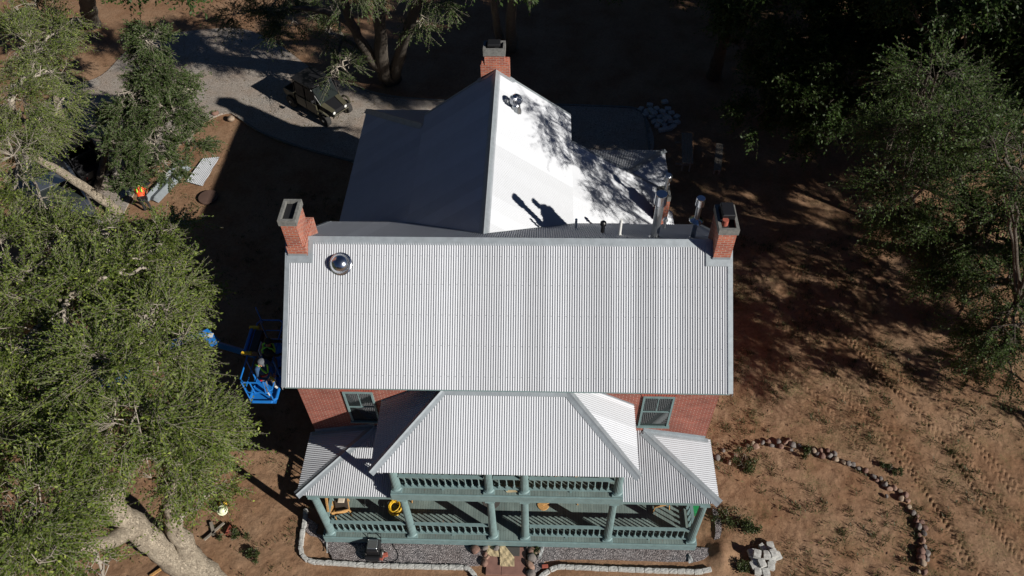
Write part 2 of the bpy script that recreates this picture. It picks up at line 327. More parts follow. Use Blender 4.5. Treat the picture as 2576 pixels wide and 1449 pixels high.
# tyre tracks (chevron lugs pressed in the dirt)
def track(pts,wd,ph,depth=.044):
    global H
    P=[at(*q) for q in pts]
    S=0
    for a,b_ in zip(P[:-1],P[1:]):
        dx,dy=b_.x-a.x,b_.y-a.y; L_=math.hypot(dx,dy); tx,ty=dx/L_,dy/L_
        s=(X-a.x)*tx+(Y-a.y)*ty; c=-(X-a.x)*ty+(Y-a.y)*tx+ .06*np.sin((S+s)*1.3+ph)
        ms=(s>=0)&(s<L_)&(abs(c)<wd)
        lug=np.sin(((S+s)-abs(c)*1.1)/.19*2*math.pi)
        e=np.clip((wd-abs(c))/.06,0,1)
        fade=.45+.55*vnoise(X,Y,1.7,11)
        H=np.where(ms,H+e*fade*(depth*.55*np.clip(lug*1.6,-1,1)-.012),H); S+=L_
track([(2020,700),(2085,790),(2180,900),(2320,1040),(2440,1200),(2520,1320),(2600,1450)],.17,0)
track([(2060,740),(2130,850),(2260,980),(2400,1110),(2500,1220),(2590,1330)],.17,1)
track([(1980,640),(2050,760),(2150,850),(2270,950),(2330,1000)],.17,2)
track([(1960,800),(2080,900),(2170,1010),(2260,1110),(2340,1230),(2420,1360),(2470,1449)],.17,3)
track([(2110,980),(2200,1080),(2300,1190),(2380,1310),(2440,1420)],.16,4)
track([(2180,900),(2300,1010),(2390,1130),(2480,1260),(2560,1400)],.16,5)
track([(2240,870),(2350,990),(2450,1110),(2560,1240)],.14,6,.05)
track([(1950,900),(2050,990),(2150,1090),(2210,1170)],.15,2,.05)
track([(2400,1060),(2480,1130),(2560,1220),(2620,1300)],.15,8,.055)
# mound beside the porch corner
mc=at(1815,1395); H+= .28*np.exp(-(((X-mc.x)/.35)**2+((Y-mc.y)/.42)**2))
nx,ny=len(gx),len(gy)
V=np.stack([X.ravel(),Y.ravel(),H.ravel()],1)
i,j=np.meshgrid(np.arange(nx-1),np.arange(ny-1)); a=(j*nx+i).ravel()
F=np.stack([a,a+1,a+nx+1,a+nx],1)
tag(npmesh('ground',V,F,[M['dirt']],smooth=True),kind='structure')

hv=[];hf=[];NA=96  # unseen wooded ring added to block low skylight and deepen the shade
for k,(R0,z0) in enumerate(((75,-1),(95,12),(120,30),(150,44),(200,50),(300,46))):
    for i_ in range(NA):
        an=2*math.pi*i_/NA; dd=math.cos(an-math.atan2(SUN.y,SUN.x)); f=1-.62*max(0,dd)**3+.45*max(0,-dd+.2)**.8; ww=1+.25*math.sin(an*5+k)+.12*math.sin(an*13)
        hv.append((R0*math.cos(an)*(1+.05*math.sin(an*7)),R0*math.sin(an)+6,(z0*f*ww if z0>0 else z0)))
hf=[(k*NA+i_,k*NA+(i_+1)%NA,(k+1)*NA+(i_+1)%NA,(k+1)*NA+i_) for k in range(5) for i_ in range(NA)]
M['blocker_hill']=mat('sky_blocker_hill',(.016,.026,.014),.95,var=.5,vs=.08,col2=(.03,.036,.022),bump=1,bs=.4,dist=1.5)
tag(npmesh('sky_blocker_hills',np.array(hv,float),np.array(hf),[M['blocker_hill']],smooth=True),kind='structure')
def smooth_poly(P,k=6,closed=True):
    out=[]; n=len(P)
    rng=range(n) if closed else range(n-1)
    for i in rng:
        p0,p1,p2,p3=[P[(i+d)%n] if closed else P[min(max(i+d,0),n-1)] for d in(-1,0,1,2)]
        for t in range(k):
            t/=k; out.append(.5*((2*p1)+(p2-p0)*t+(2*p0-5*p1+4*p2-p3)*t*t+(3*p1-p0-3*p2+p3)*t**3))
    if not closed: out.append(P[-1])
    return out
def sheet(name,pix,z,mt,k=6,**kw):
    P=smooth_poly([at(u,v) for u,v in pix],k); mb=MB(); mb.prism([(p.x,p.y) for p in P],-.12,z)
    o=mb.build(name,mt); return tag(o,**kw)
sheet('gravel_driveway',[(60,330),(150,230),(255,190),(330,120),(430,85),(600,72),(700,112),(790,175),(905,222),(1080,252),(1330,262),(1560,270),(1618,285),(1640,385),(1500,470),(1000,470),(880,405),(760,372),(660,335),(600,296),(560,285),(480,330),(420,400),(360,430),(330,500),(260,600),(130,620),(40,560)],.012,M['drive'],kind='structure')
sheet('gravel_bed',[(762,1290),(770,1300),(800,1320),(830,1352),(1205,1362),(1222,1372),(1220,1415),(1170,1424),(1000,1418),(850,1408),(835,1400),(820,1375),(800,1352),(772,1340)],.02,M['gravel'],k=3,kind='structure')
sheet('gravel_bed',[(1345,1365),(1750,1378),(1790,1372),(1800,1330),(1792,1280),(1806,1290),(1815,1340),(1788,1390),(1760,1410),(1700,1412),(1400,1407),(1368,1425),(1340,1449),(1332,1449),(1345,1410)],.02,M['gravel'],k=3,kind='structure')
pb=MB(); a0,a1,b0,b1=at(1226,1362),at(1322,1362),at(1226,1448),at(1322,1447)
xs0,xs1=a0.x,a1.x+.02; xm=at(1262,1400).x; y0=at(1270,1447).y
pb.box(xs0,xm-.006,y0,-2.24,-.1,.035,bev=.008).box(xm+.006,xs1,y0,-2.24,-.1,.035,bev=.008)
pb.box(xs0-.05,xs1+.05,y0-1.2,y0-.008,-.15,-.055,bev=.01)
tag(pb.build('path',M['slab']),kind='structure')

# ---------------------------------------------------------------- house
PYE,PZE,PZT,PXE,PHX=-2.129,3.354,3.82,6.277,4.15
house=empty('brick_house',(0,2.9,0),label='large red brick house with bright corrugated metal roofs and teal front porch',cat='house')
HP=Matrix.Translation((0,-2.9,0))
def hp(o):
    o.parent=house; o.matrix_parent_inverse=HP; return o
def corr(poly,down,parent=None,lift=0.0,name='roof_panel',pitch=.0677,amp=.013,nseg=8,ph=0):
    """real corrugated sheeting over a planar convex polygon; ribs run along 'down'"""
    P=[Vector(p) for p in poly]; n=(P[1]-P[0]).cross(P[2]-P[0]).normalized()
    if n.z<0: n=-n
    d=Vector(down); d=(d-n*d.dot(n)).normalized(); a=d.cross(n).normalized(); o=P[0]
    UV=[((p-o).dot(a),(p-o).dot(d)) for p in P]
    u0=min(u for u,_ in UV); u1=max(u for u,_ in UV); k0=int((u1-u0)/pitch*nseg)
    us=np.linspace(u0+1e-4,u1-1e-4,k0+1); vs=[];uvs=[]
    for u in us:
        c=[]
        for (ua,va),(ub,vb) in zip(UV,UV[1:]+UV[:1]):
            if (ua-u)*(ub-u)<=0 and abs(ua-ub)>1e-9: c.append(va+(vb-va)*(u-ua)/(ub-ua))
        v0,v1=min(c),max(c)
        h=lift+amp*math.sin((u-u0)/pitch*2*math.pi+ph)
        for v in (v0,v1): vs.append(o+a*u+d*v+n*h); uvs.append((u+13.7*ph,v))
        for v in (v0,v1): vs.append(o+a*u+d*v+n*(h-.006)); uvs.append((u,v))
    F=[]
    for i in range(len(us)-1):
        b=i*4; F.append((b,b+4,b+5,b+1)); F.append((b+2,b+3,b+7,b+6)); F.append((b,b+2,b+6,b+4)); F.append((b+1,b+5,b+7,b+3))
    e=(len(us)-1)*4; F.append((0,1,3,2)); F.append((e,e+2,e+3,e+1))
    V=np.array([tuple(x) for x in vs]); F=np.array(F)
    ob=npmesh(name,V,F,[M['roof']],uv=np.array(uvs),smooth=False)
    return ob
def cap(p0,p1,dA,dB,wd=.17,lift=.022,r=.028,name='ridge_cap',parent=None):
    p0,p1=Vector(p0),Vector(p1); t=(p1-p0).normalized(); mb=MB()
    dA=Vector(dA); dA=(dA-t*dA.dot(t)).normalized(); dB=Vector(dB); dB=(dB-t*dB.dot(t)).normalized()
    up=-(dA+dB); up=up.normalized() if up.length>.01 else Vector((0,0,1)); 
    N=max(2,int((p1-p0).length/.5)); rows=[]
    for i in range(N+1):
        c=p0.lerp(p1,i/N); jit=random.uniform(-.004,.004)
        ring=[c+dA*wd+up*(lift-.012+jit),c+dA*wd*.35+up*(lift+.004),c+dA*.03+up*(lift+.012),c+up*(lift+.026),c+dB*.03+up*(lift+.012),c+dB*wd*.35+up*(lift+.004),c+dB*wd+up*(lift-.012-jit)]
        rows.append(ring)
    b=[q for r_ in rows for q in r_]; k=7
    fs=[(i*k+j,i*k+j+1,(i+1)*k+j+1,(i+1)*k+j) for i in range(N) for j in range(k-1)]
    low=[q-up*.004 for q in b]; m_=len(b)
    fs+=[(m_+i*k+j+1,m_+i*k+j,m_+(i+1)*k+j,m_+(i+1)*k+j+1) for i in range(N) for j in range(k-1)]
    mb.add(b+low,fs); return hp(mb.build(name,M['flash'],smooth=False))
# main roof
W=6.2; yEF,zE,yR,zR,yB,zEB=-.503,6.74,2.868,9.279,6.256,6.497
hp(corr([(-W,yR,zR),(W,yR,zR),(W,yEF,zE),(-W,yEF,zE)],(0,-1,-.75)))
sb=(zR-zEB)/(yB-yR)
hp(corr([(-W,yR,zR),(W,yR,zR),(W,yB,zEB),(-W,yB,zEB)],(0,1,-.8),ph=1))
sf=(zR-zE)/(yR-yEF)
cap((-5.6,yR,zR),(5.66,yR,zR),(0,-1,-sf),(0,1,-sb),wd=.2)
# rake trims
for sx in (-1,1):
    mb=MB(); x=sx*W
    for (ya,za,yb,zb) in ((yR,zR,yEF,zE),(yR,zR,yB,zEB)):
        q=[Vector((x-sx*.09,ya,za+.03)),Vector((x-sx*.09,yb,zb+.03)),Vector((x+sx*.045,yb,zb+.026)),Vector((x+sx*.045,ya,za+.026))]
        mb.slab(q if (sx>0)==(yb<ya) else list(reversed(q)),(0,0,-.012))
        q2=[Vector((x+sx*.033,ya,za+.012)),Vector((x+sx*.033,yb,zb+.012)),Vector((x+sx*.045,yb,zb+.012)),Vector((x+sx*.045,ya,za+.012))]
        mb.slab(q2,(0,0,-.14))
    hp(mb.build('rake_trim',M['flash']))
# roofing screws
mb=MB()
def screws(o,a,d,n,us,vs):
    for v in vs:
        for u in us:
            p=Vector(o)+Vector(a)*u+Vector(d)*v+Vector(n)*.011; mb.lathe(p,[(.009,0),(.008,.005),(.003,.007)],5,axis=n)
dF=Vector((0,-1,-sf)).normalized(); nF=Vector((0,-sf,1)).normalized()
screws((-W,yR,zR),(1,0,0),dF,nF,[.0677*(3*k+2.25) for k in range(60)],[.5,1.3,2.15,3.0,3.85])
o=mb.build('roofing_screws',M['steel']); o['kind']='stuff'; hp(o)
# walls (closed shells)
def shell(name,x0,x1,y0,y1,z0,z1,gable=None,m=M['brick']):
    mb=MB()
    if gable=='x':   # ridge along x
        ym,zt=gable_y
        P=[(y0,z0),(y1,z0),(y1,z1),(ym,zt),(y0,z1)]; n=5
        A=[(x0,y,z) for y,z in P]; B=[(x1,y,z) for y,z in P]
        mb.add(A+B,[tuple(reversed(range(5))),tuple(range(5,10))]+[(i,(i+1)%5,5+(i+1)%5,5+i) for i in range(5)])
    elif gable=='y':
        xm,zt=gable_y
        P=[(x0,z0),(x1,z0),(x1,z1),(xm,zt),(x0,z1)]
        A=[(x,y0,z) for x,z in P]; B=[(x,y1,z) for x,z in P]
        mb.add(A+B,[tuple(range(5)),tuple(reversed(range(5,10)))]+[(i,5+i,5+(i+1)%5,(i+1)%5) for i in range(5)])
    else: mb.box(x0,x1,y0,y1,z0,z1)
    return hp(mb.build(name,m))
gable_y=(yR,zR-.12); XW=6.1
shell('wall',-XW,XW,0,5.8,0,6.85-.1*0,'x')
for o in [o for o in house.children if o.name.startswith('wall')]: pass
# eave soffit boards
mb=MB(); mb.box(-W+.02,W-.02,yEF+.03,-.004,zE-.10,zE-.03); hp(mb.build('eave_board',M['teal']))
xWg,zWg,XL,XR,zB,yG=-.735,8.558,-3.555,2.034,6.522,12.02
vy=lambda z:yR+(zR-z)/sb
hp(corr([(xWg,vy(zWg),zWg),(xWg,yG,zWg),(XR,yG,zB),(XR,vy(zB),zB)],(1,0,-.735),lift=.004,ph=2))
hp(corr([(xWg,vy(zWg),zWg),(xWg,yG,zWg),(XL,yG,zB),(XL,vy(zB),zB)],(-1,0,-.735),lift=.004,ph=3))
sw=(zWg-zB)/(XR-xWg)
cap((xWg,vy(zWg)-.05,zWg),(xWg,11.98,zWg),(-1,0,-sw),(1,0,-sw),wd=.2)
for x,dx in ((XR,1),(XL,-1)):   # gable rake trim at the back, valley flashing
    mb=MB(); q=[Vector((xWg,yG-.06,zWg+.03)),Vector((x,yG-.06,zB+.03)),Vector((x,yG+.05,zB+.03)),Vector((xWg,yG+.05,zWg+.03))]
    mb.slab(q,(0,0,-.012)); q=[Vector((xWg,yG+.036,zWg+.015)),Vector((x,yG+.036,zB+.015)),Vector((x,yG+.05,zB+.015)),Vector((xWg,yG+.05,zWg+.015))]; mb.slab(q,(0,0,-.14))
    hp(mb.build('rake_trim',M['flash']))
    mb=MB(); p0=Vector((xWg,vy(zWg),zWg)); p1=Vector((x,vy(zB),zB)); dn=(p1-p0)
    off=Vector((0,-.11,.11*sb)); off2=Vector((dx*.06,0,-.06*sw))
    mb.slab([p0+Vector((0,0,.02)),p1+Vector((0,0,.02)),p1+off+Vector((0,0,.02)),p0+off*.3+Vector((0,0,.02))],(0,0,-.006)); hp(mb.build('valley_flashing',M['flash']))
gable_y=(xWg,zWg-.12)
shell('wall',XL+.3,XR-.3,5.82,11.7,0,zB+.12,'y')
# right lean-to
XRR,zRR,yRR=5.457,4.294,10.477
hp(corr([(XR-.02,5.82,zB+.015),(XR-.02,yRR,zB+.015),(XRR,yRR,zRR),(XRR,5.82,zRR)],(1,0,-.65),lift=-.006,ph=2))
mb=MB(); mb.slab([Vector((XR,yRR-.06,zB+.03)),Vector((XRR+.03,yRR-.06,zRR+.03)),Vector((XRR+.03,yRR+.04,zRR+.03)),Vector((XR,yRR+.04,zB+.03))],(0,0,-.02)); mb.slab([Vector((XR,yRR+.025,zB+.02)),Vector((XRR+.03,yRR+.025,zRR+.02)),Vector((XRR+.03,yRR+.04,zRR+.02)),Vector((XR,yRR+.04,zB+.02))],(0,0,-.14)); hp(mb.build('rake_trim',M['flash']))
mb=MB(); P=[(XR-.25,0),(XRR-.3,0),(XRR-.3,zRR+.1),(XR-.25,zB+.05)]; A=[(x,5.83,z) for x,z in P]; B=[(x,yRR-.25,z) for x,z in P]
mb.add(A+B,[(0,1,2,3),(7,6,5,4),(0,4,5,1),(1,5,6,2),(2,6,7,3),(3,7,4,0)]); hp(mb.build('wall',M['brick']))
# left wrap roof with hip
LX,LZ,LY,LT=-6.61,4.45,15.1,11.4
hp(corr([(XL+.02,5.82,zB+.015),(XL+.02,LT,zB+.015),(LX,LY,LZ),(LX,5.82,LZ)],(-1,0,-.67),lift=-.006,ph=4))
hp(corr([(XL,LT,zB),(LX,LY,LZ),(-1.8,LY,LZ),(-1.8,LT,zB)],(0,1,-.56),ph=5))
cap((XL,LT,zB),(LX,LY,LZ),(0,1,-.56),(-1,0,-.67),wd=.2,name='hip_cap')
mb=MB(); P=[(XL+.25,0),(LX+.35,0),(LX+.35,LZ+.12),(XL+.25,zB+.05)]; A=[(x,5.83,z) for x,z in P]; B=[(x,LT-.1,z) for x,z in P]
mb.add(A+B,[(3,2,1,0),(4,5,6,7),(1,5,4,0),(2,6,5,1),(3,7,6,2),(0,4,7,3)]); mb.box(LX+.35,-2.0,LT-.1,LY-.35,0,LZ-.02); hp(mb.build('wall',M['teal']))
# small hipped back porch, and narrow side porch roof
hp(corr([(4.49,11.9,3.8),(2.1,11.9,3.8),(2.1,14.0,3.2),(6.2,14.0,3.2)],(0,1,-.29),ph=6))
hp(corr([(4.49,11.9,3.8),(6.2,14.0,3.2),(6.2,11.8,3.2),(4.49,10.9,3.8)],(1,0,-.35),ph=7))
cap((4.49,11.9,3.8),(6.2,14.0,3.2),(0,1,-.29),(1,0,-.35),wd=.14,name='hip_cap')
for q in ((6.0,13.8),(3.9,13.8),(2.3,13.8),(6.0,12.0)): mb=MB(); mb.box(q[0]-.06,q[0]+.06,q[1]-.06,q[1]+.06,0,3.17); hp(mb.build('porch_post',M['teal']))
hp(corr([(5.1,5.83,3.75),(5.1,10.3,3.75),(6.17,10.3,3.12),(6.17,5.83,3.12)],(1,0,-.6),ph=8))
mb=MB(); mb.box(5.2,5.95,5.84,10.2,0,3.2); hp(mb.build('wall',M['brick']))
# porch roofs
s1=(PZT-PZE)/(-PYE)
for sx in (-1,1):
    hp(corr([(sx*PHX,-.0,PZT),(sx*PXE,PYE,PZE),(sx*3.36,PYE,PZE),(sx*3.36,0,PZT)],(0,-1,-s1),ph=9+sx))
    hp(corr([(sx*PHX,-.0,PZT),(sx*PXE,PYE,PZE),(sx*PXE,-.0,PZE)],(sx,0,-s1),ph=11+sx))
    cap((sx*PHX,-.02,PZT),(sx*PXE,PYE,PZE),(0,-1,-s1),(sx,0,-s1),wd=.15,name='hip_cap')
    mb=MB(); q=[Vector((sx*PHX,-.012,PZT+.16)),Vector((sx*6.1,-.012,PZE+.2)),Vector((sx*6.1,-.012,PZE+.03)),Vector((sx*PHX,-.012,PZT+.01))]
    mb.slab(q,(0,.01,0)); q=[Vector((sx*PHX,-.004,PZT+.03)),Vector((sx*6.2,-.004,PZE+.045)),Vector((sx*6.2,-.13,PZE+.045)),Vector((sx*PHX,-.13,PZT+.03))]; mb.slab(q,(0,0,-.01))
    hp(mb.build('wall_flashing',M['flash']))
UX,UYR,UZT,UYE,UZE,UXE=1.76,-.36,6.53,-2.309,5.289,3.73
hp(corr([(-UX,UYR,UZT),(UX,UYR,UZT),(UXE,UYE,UZE),(-UXE,UYE,UZE)],(0,-1,-.64),ph=14))
for sx in (-1,1):
    hp(corr([(sx*UX,UYR,UZT),(sx*UXE,UYE,UZE),(sx*UXE,0,UZE),(sx*UX,0,UZT)],(sx,0,-.63),ph=15+sx))
    cap((sx*UX,UYR-.02,UZT),(sx*UXE,UYE,UZE),(0,-1,-.64),(sx,0,-.63),wd=.15,name='hip_cap')
    mb=MB(); mb.slab([(sx*UX,-.008,UZT+.05),(sx*UXE,-.008,UZE+.05),(sx*UXE,-.008,UZE-.02),(sx*UX,-.008,UZT-.02)],(0,.006,0)); hp(mb.build('wall_flashing',M['flash']))
mb=MB(); mb.slab([Vector((-UX-.05,-.004,UZT+.05)),Vector((-UX-.05,UYR,UZT+.04)),Vector((UX+.05,UYR,UZT+.04)),Vector((UX+.05,-.004,UZT+.05))],(0,0,-.01)); mb.slab([Vector((-UX-.05,UYR,UZT+.04)),Vector((-UX-.05,UYR-.14,UZT-.06)),Vector((UX+.05,UYR-.14,UZT-.06)),Vector((UX+.05,UYR,UZT+.04))],(0,0,-.01)); hp(mb.build('ridge_cap',M['flash']))
# porch structure
yc,zd,ztop,zud=-2.024,.444,3.20,3.77
mb=MB(); mb.box(-6.03,6.03,-2.185,-.003,zd-.045,zd); hp(mb.build('porch_floor',M['deck']))
mb=MB(); mb.box(-6.05,6.05,-2.235,-2.188,.08,zd-.004,bev=.008); 
for sx in (-1,1): mb.box(min(sx*6.033,sx*6.07),max(sx*6.033,sx*6.07),-2.185,-.003,.08,zd-.004)
mb.box(-6.0,6.0,-2.15,-.1,0,.38)
hp(mb.build('porch_skirt',M['teal']))
mb=MB(); mb.box(-3.34,3.38,-2.185,-.003,zud-.05,zud); hp(mb.build('balcony_floor',M['deck']))
mb=MB(); mb.box(-3.38,3.42,-2.24,-2.188,3.40,zud+.0-.003,bev=.008); mb.box(-3.34,-3.30,-2.185,-.003,3.3,zud-.055); mb.box(3.34,3.38,-2.185,-.003,3.3,zud-.055); mb.box(-3.3,3.34,-2.12,-1.93,ztop,zud-.055)
hp(mb.build('balcony_beam',M['teal']))
for sx in (-1,1):
    mb=MB(); mb.box(min(sx*3.4,sx*6.0),max(sx*3.4,sx*6.0),-2.12,-1.93,ztop-.02,ztop+.1)
    mb.box(min(sx*5.78,sx*5.96),max(sx*5.78,sx*5.96),-1.93,-.01,ztop-.02,ztop+.1)
    hp(mb.build('porch_beam',M['teal']))
CX=[-5.82,-3.128,-.487,.548,3.204,5.88]
def column(x,z0,z1,y=yc):
    mb=MB(); h=z1-z0; NF=40
    fl=lambda k,i:(1 if k%2==0 else .93)
    mb.lathe((x,y,z0+.15),[(.128-.018*t,(h-.30)*t) for t in (0,.15,.3,.5,.7,.85,1)],NF,flute=fl)
    c=hp(mb.build('column',M['teal']))
    b=MB(); b.box(x-.165,x+.165,y-.165,y+.165,z0+.002,z0+.055,bev=.006)
    b.lathe((x,y,z0+.055),[(.15,0),(.165,.02),(.165,.04),(.145,.06),(.14,.075),(.135,.095)],28)
    o=b.build('column_base',M['teal']); o.parent=c; o.matrix_parent_inverse=Matrix.Identity(4)
    b=MB(); b.lathe((x,y,z1-.15),[(.11,0),(.125,.02),(.12,.04),(.155,.09)],28); b.box(x-.15,x+.15,y-.14,y+.14,z1-.06,z1-.002,bev=.006)
    o=b.build('capital',M['teal']); o.parent=c
for x in CX: column(x,zd,ztop)
for x in (-3.2,-.487,.548,3.25): column(x,zud,5.16)
mb=MB(); mb.box(-3.45,3.5,-2.14,-1.92,5.16,5.29); mb.box(-3.6,-3.4,-1.9,-.02,5.1,5.24); mb.box(3.4,3.6,-1.9,-.02,5.1,5.24); hp(mb.build('balcony_roof_beam',M['teal']))
bal0=None
def railing(p,q,z0,sp=.197):
    """p,q plan ends; rails + turned balusters"""
    global bal0
    p=Vector((*p,0)); q=Vector((*q,0)); t=(q-p).normalized(); s=Vector((-t.y,t.x,0)); L_=(q-p).length
    def rail(w_,za,zb,l0=0,l1=None):
        l1=L_ if l1 is None else l1; mb.add([p+t*l+s*e+Vector((0,0,z)) for l in (l0,l1) for z in (za,zb) for e in (-w_,w_)],[(0,1,3,2),(4,6,7,5),(0,4,5,1),(2,3,7,6),(0,2,6,4),(1,5,7,3)])
    mb=MB(); rail(.05,z0+.755,z0+.795); rail(.03,z0+.71,z0+.752)
    r=hp(mb.build('railing',M['teal']))
    mb=MB(); rail(.045,z0+.09,z0+.14); 
    m_=p+t*(L_/2)+Vector((0,0,z0)); mb.box(m_.x-.035,m_.x+.035,m_.y-.05,m_.y+.05,z0+.002,z0+.088)
    o=mb.build('bottom_rail',M['teal']); o.parent=r
    n=max(2,int(round((L_-.1)/sp)))
    for k in range(n):
        c=p+t*(.05+(k+.5)*(L_-.1)/n)
        if bal0 is None:
            b=MB(); b.box(-.034,.034,-.034,.034,.142,.27,bev=.004); b.lathe((0,0,.27),[(.026,0),(.03,.02),(.019,.045),(.024,.12),(.019,.30),(.017,.40)],10); b.box(-.026,.026,-.026,.026,.66,.708)
            o=b.build('baluster',M['teal']); bal0=o
        else: o=bal0.copy(); COL.objects.link(o)
        o.parent=r; o.location=(c.x,c.y,z0)
for a_,b_ in zip(CX[:-1],CX[1:]):
    if a_<-.4 and b_>0: continue
    railing((a_+.14,yc),(b_-.14,yc),zd)
for sx,x in ((-1,CX[0]),(1,CX[5])): railing((x,yc+.14),(x,-.02),zd)
UC=[-3.2,-.487,.548,3.25]
for a_,b_ in zip(UC[:-1],UC[1:]): railing((a_+.14,yc),(b_-.14,yc),zud)
# windows
def window(x0,x1,z0,z1,y=-.0,parts=2):
    fw=.06; mb=MB()
    mb.box(x0,x1,y-.05,y-.003,z1-fw,z1); mb.box(x0-.04,x1+.04,y-.09,y-.003,z0-.05,z0); mb.box(x0,x0+fw,y-.05,y-.003,z0,z1-fw); mb.box(x1-fw,x1,y-.05,y-.003,z0,z1-fw)
    zm=(z0+z1)/2; mb.box(x0+fw,x1-fw,y-.04,y-.014,zm-.025,zm+.02)
    xm=(x0+x1)/2; mb.box(xm-.012,xm+.012,y-.034,y-.015,zm+.02,z1-fw)
    f=hp(mb.build('window',M['teal']))
    g=MB(); g.box(x0+fw,x1-fw,y-.022,y-.004,z0,z1-fw); o=g.build('pane',M['glass']); o.parent=f
    return f
window(-4.80,-3.92,4.17,5.80); window(3.95,4.86,4.17,5.80)
for xa,xb in ((-4.80,-3.92),(3.95,4.86)):   # segmental brick arches
    n=13; mb=MB()
    for k in range(n):
        x=xa+(xb-xa)*(k+.5)/n; an=(k-(n-1)/2)*.055; T=Matrix.Translation((x+an*.1,-.012,5.81-abs(k-6)*.004))@Matrix.Rotation(an,4,'Y')
        mb.box(-.033,.033,-.006-.0004*k,.006,0,.2,T=T)
    hp(mb.build('window_arch',M['redbrick']))
for x in (-4.6,-2.2,2.2,4.6): window(x-.42,x+.42,1.2,2.8)
mb=MB(); mb.box(-.45,.45,-.05,-.003,zd+.003,2.65); d_=hp(mb.build('door',M['teal'])); mb=MB(); mb.lathe((.36,-.055,1.45),[(.03,0),(.035,.02),(.02,.05)],10,axis=(0,-1,0)); o=mb.build('handle',M['steel']); o.parent=d_
mb=MB(); mb.box(-.45,.45,-.05,-.003,zud+.003,5.6); hp(mb.build('door',M['teal']))

# chimneys
def chimney(x0,x1,y0,y1,zb,zt,low=None,capw=.035,capz=.2,hole=True):
    mb=MB(); rh=.072; z=zb
    if low:
        lx0,lx1,ly0,ly1,lz=low; mb.box(lx0,lx1,ly0,ly1,zb,lz); mb.box(lx0+.035,lx1-.035,ly0+.03,ly1-.1,lz,lz+rh); mb.box(lx0+.05,lx1-.05,ly0+.045,ly1-.22,lz+rh,lz+2*rh); z=lz
    mb.box(x0,x1,y0,y1,z,zt-capz)
    c=hp(mb.build('chimney',M['cbrick']))
    b=MB(); X0,X1,Y0,Y1=x0-capw,x1+capw,y0-capw,y1+capw; za,zc=zt-capz,zt; e=.08
    b.box(X0,X1,Y0,Y0+e,za,zc); b.box(X0,X1,Y1-e,Y1,za,zc); b.box(X0,X0+e,Y0+e,Y1-e,za,zc); b.box(X1-e,X1,Y0+e,Y1-e,za,zc)
    o=b.build('chimney_cap',M['conc']); o.parent=c
    b=MB(); b.box(X0+e+.002,X1-e-.002,Y0+e+.002,Y1-e-.002,za,zc-.1); o=b.build('flue_opening',M['flueblack']); o.parent=c  # near-black block fills the opening below the rim
    return c
c1=chimney(-6.08,-5.66,2.44,3.22,7.0,10.38,low=(-6.14,-5.6,2.44,3.62,9.32))
c2=chimney(5.70,6.17,2.45,3.35,7.0,10.16)
b=MB(); b.tube([(5.86,2.72,10.05),(5.86,2.72,10.24)],.085,14); o=b.build('clay_flue',M['redbrick']); o.parent=c2
b=MB(); b.box(5.78,6.12,2.78,3.30,10.17,10.34,bev=.02); o=b.build('chimney_cover',M['black']); o.parent=c2
c3=chimney(-1.14,-.42,12.0,12.5,5.5,9.42,low=(-1.3,-.25,11.99,12.52,8.75),capz=.28)
b=MB(); b.box(-1.02,-.56,12.1,12.46,9.43,9.53,bev=.02); o=b.build('chimney_cover',M['black']); o.parent=c3
q=at(1672,484,5.7); c4=chimney(q.x-.24,q.x+.2,q.y-.25,q.y+.3,3.0,5.7,capw=0.01)
b=MB(); b.tube([(q.x+.03,q.y,5.6),(q.x+.03,q.y,6.35)],.06,14); b.lathe((q.x+.03,q.y,6.3),[(.13,0),(.14,.04),(.145,.2),(.11,.24)],24); o=b.build('flue_pipe',M['steel']); o.parent=c4
# chimney flashing
for (x0,x1,y) in ((-6.2,-5.57,2.43),(5.63,6.22,2.44)):
    z=zR-(yR-y)*sf; mb=MB(); mb.slab([(x0,y,z+.035),(x1,y,z+.035),(x1,y-.16,z-.16*sf+.035),(x0,y-.16,z-.16*sf+.035)],(0,0,-.01)); mb.box(x0+.05,x1-.05,y-.012,y+.0,z,z+.1)
    xx=x1 if x0<0 else x0; a_,b_=(xx-.02,xx+.12) if x0<0 else (xx-.12,xx+.02)
    mb.slab([(a_,y-.16,z-.16*sf+.037),(a_,yR-.1,zR-.1*sf+.037),(b_,yR-.1,zR-.1*sf+.037),(b_,y-.16,z-.16*sf+.037)],(0,0,-.01))
    hp(mb.build('chimney_flashing',M['flash']))
mb=MB()
for sx in (-1,1):
    xa,xb=xWg,(xWg-.66 if sx<0 else xWg+.62); za,zb_=zWg+.03,zWg-.64*sw+.03
    mb.slab([(xa,11.82,za),(xb,11.82,zb_),(xb,11.97,zb_),(xa,11.97,za)],(0,0,-.01)); mb.slab([(xb-sx*.1,11.9,zb_+.012+.1*sw),(xb+sx*.05,11.9,zb_+.012-.05*sw),(xb+sx*.05,12.1,zb_+.012-.05*sw),(xb-sx*.1,12.1,zb_+.012+.1*sw)],(0,0,-.01))
hp(mb.build('chimney_flashing',M['flash']))
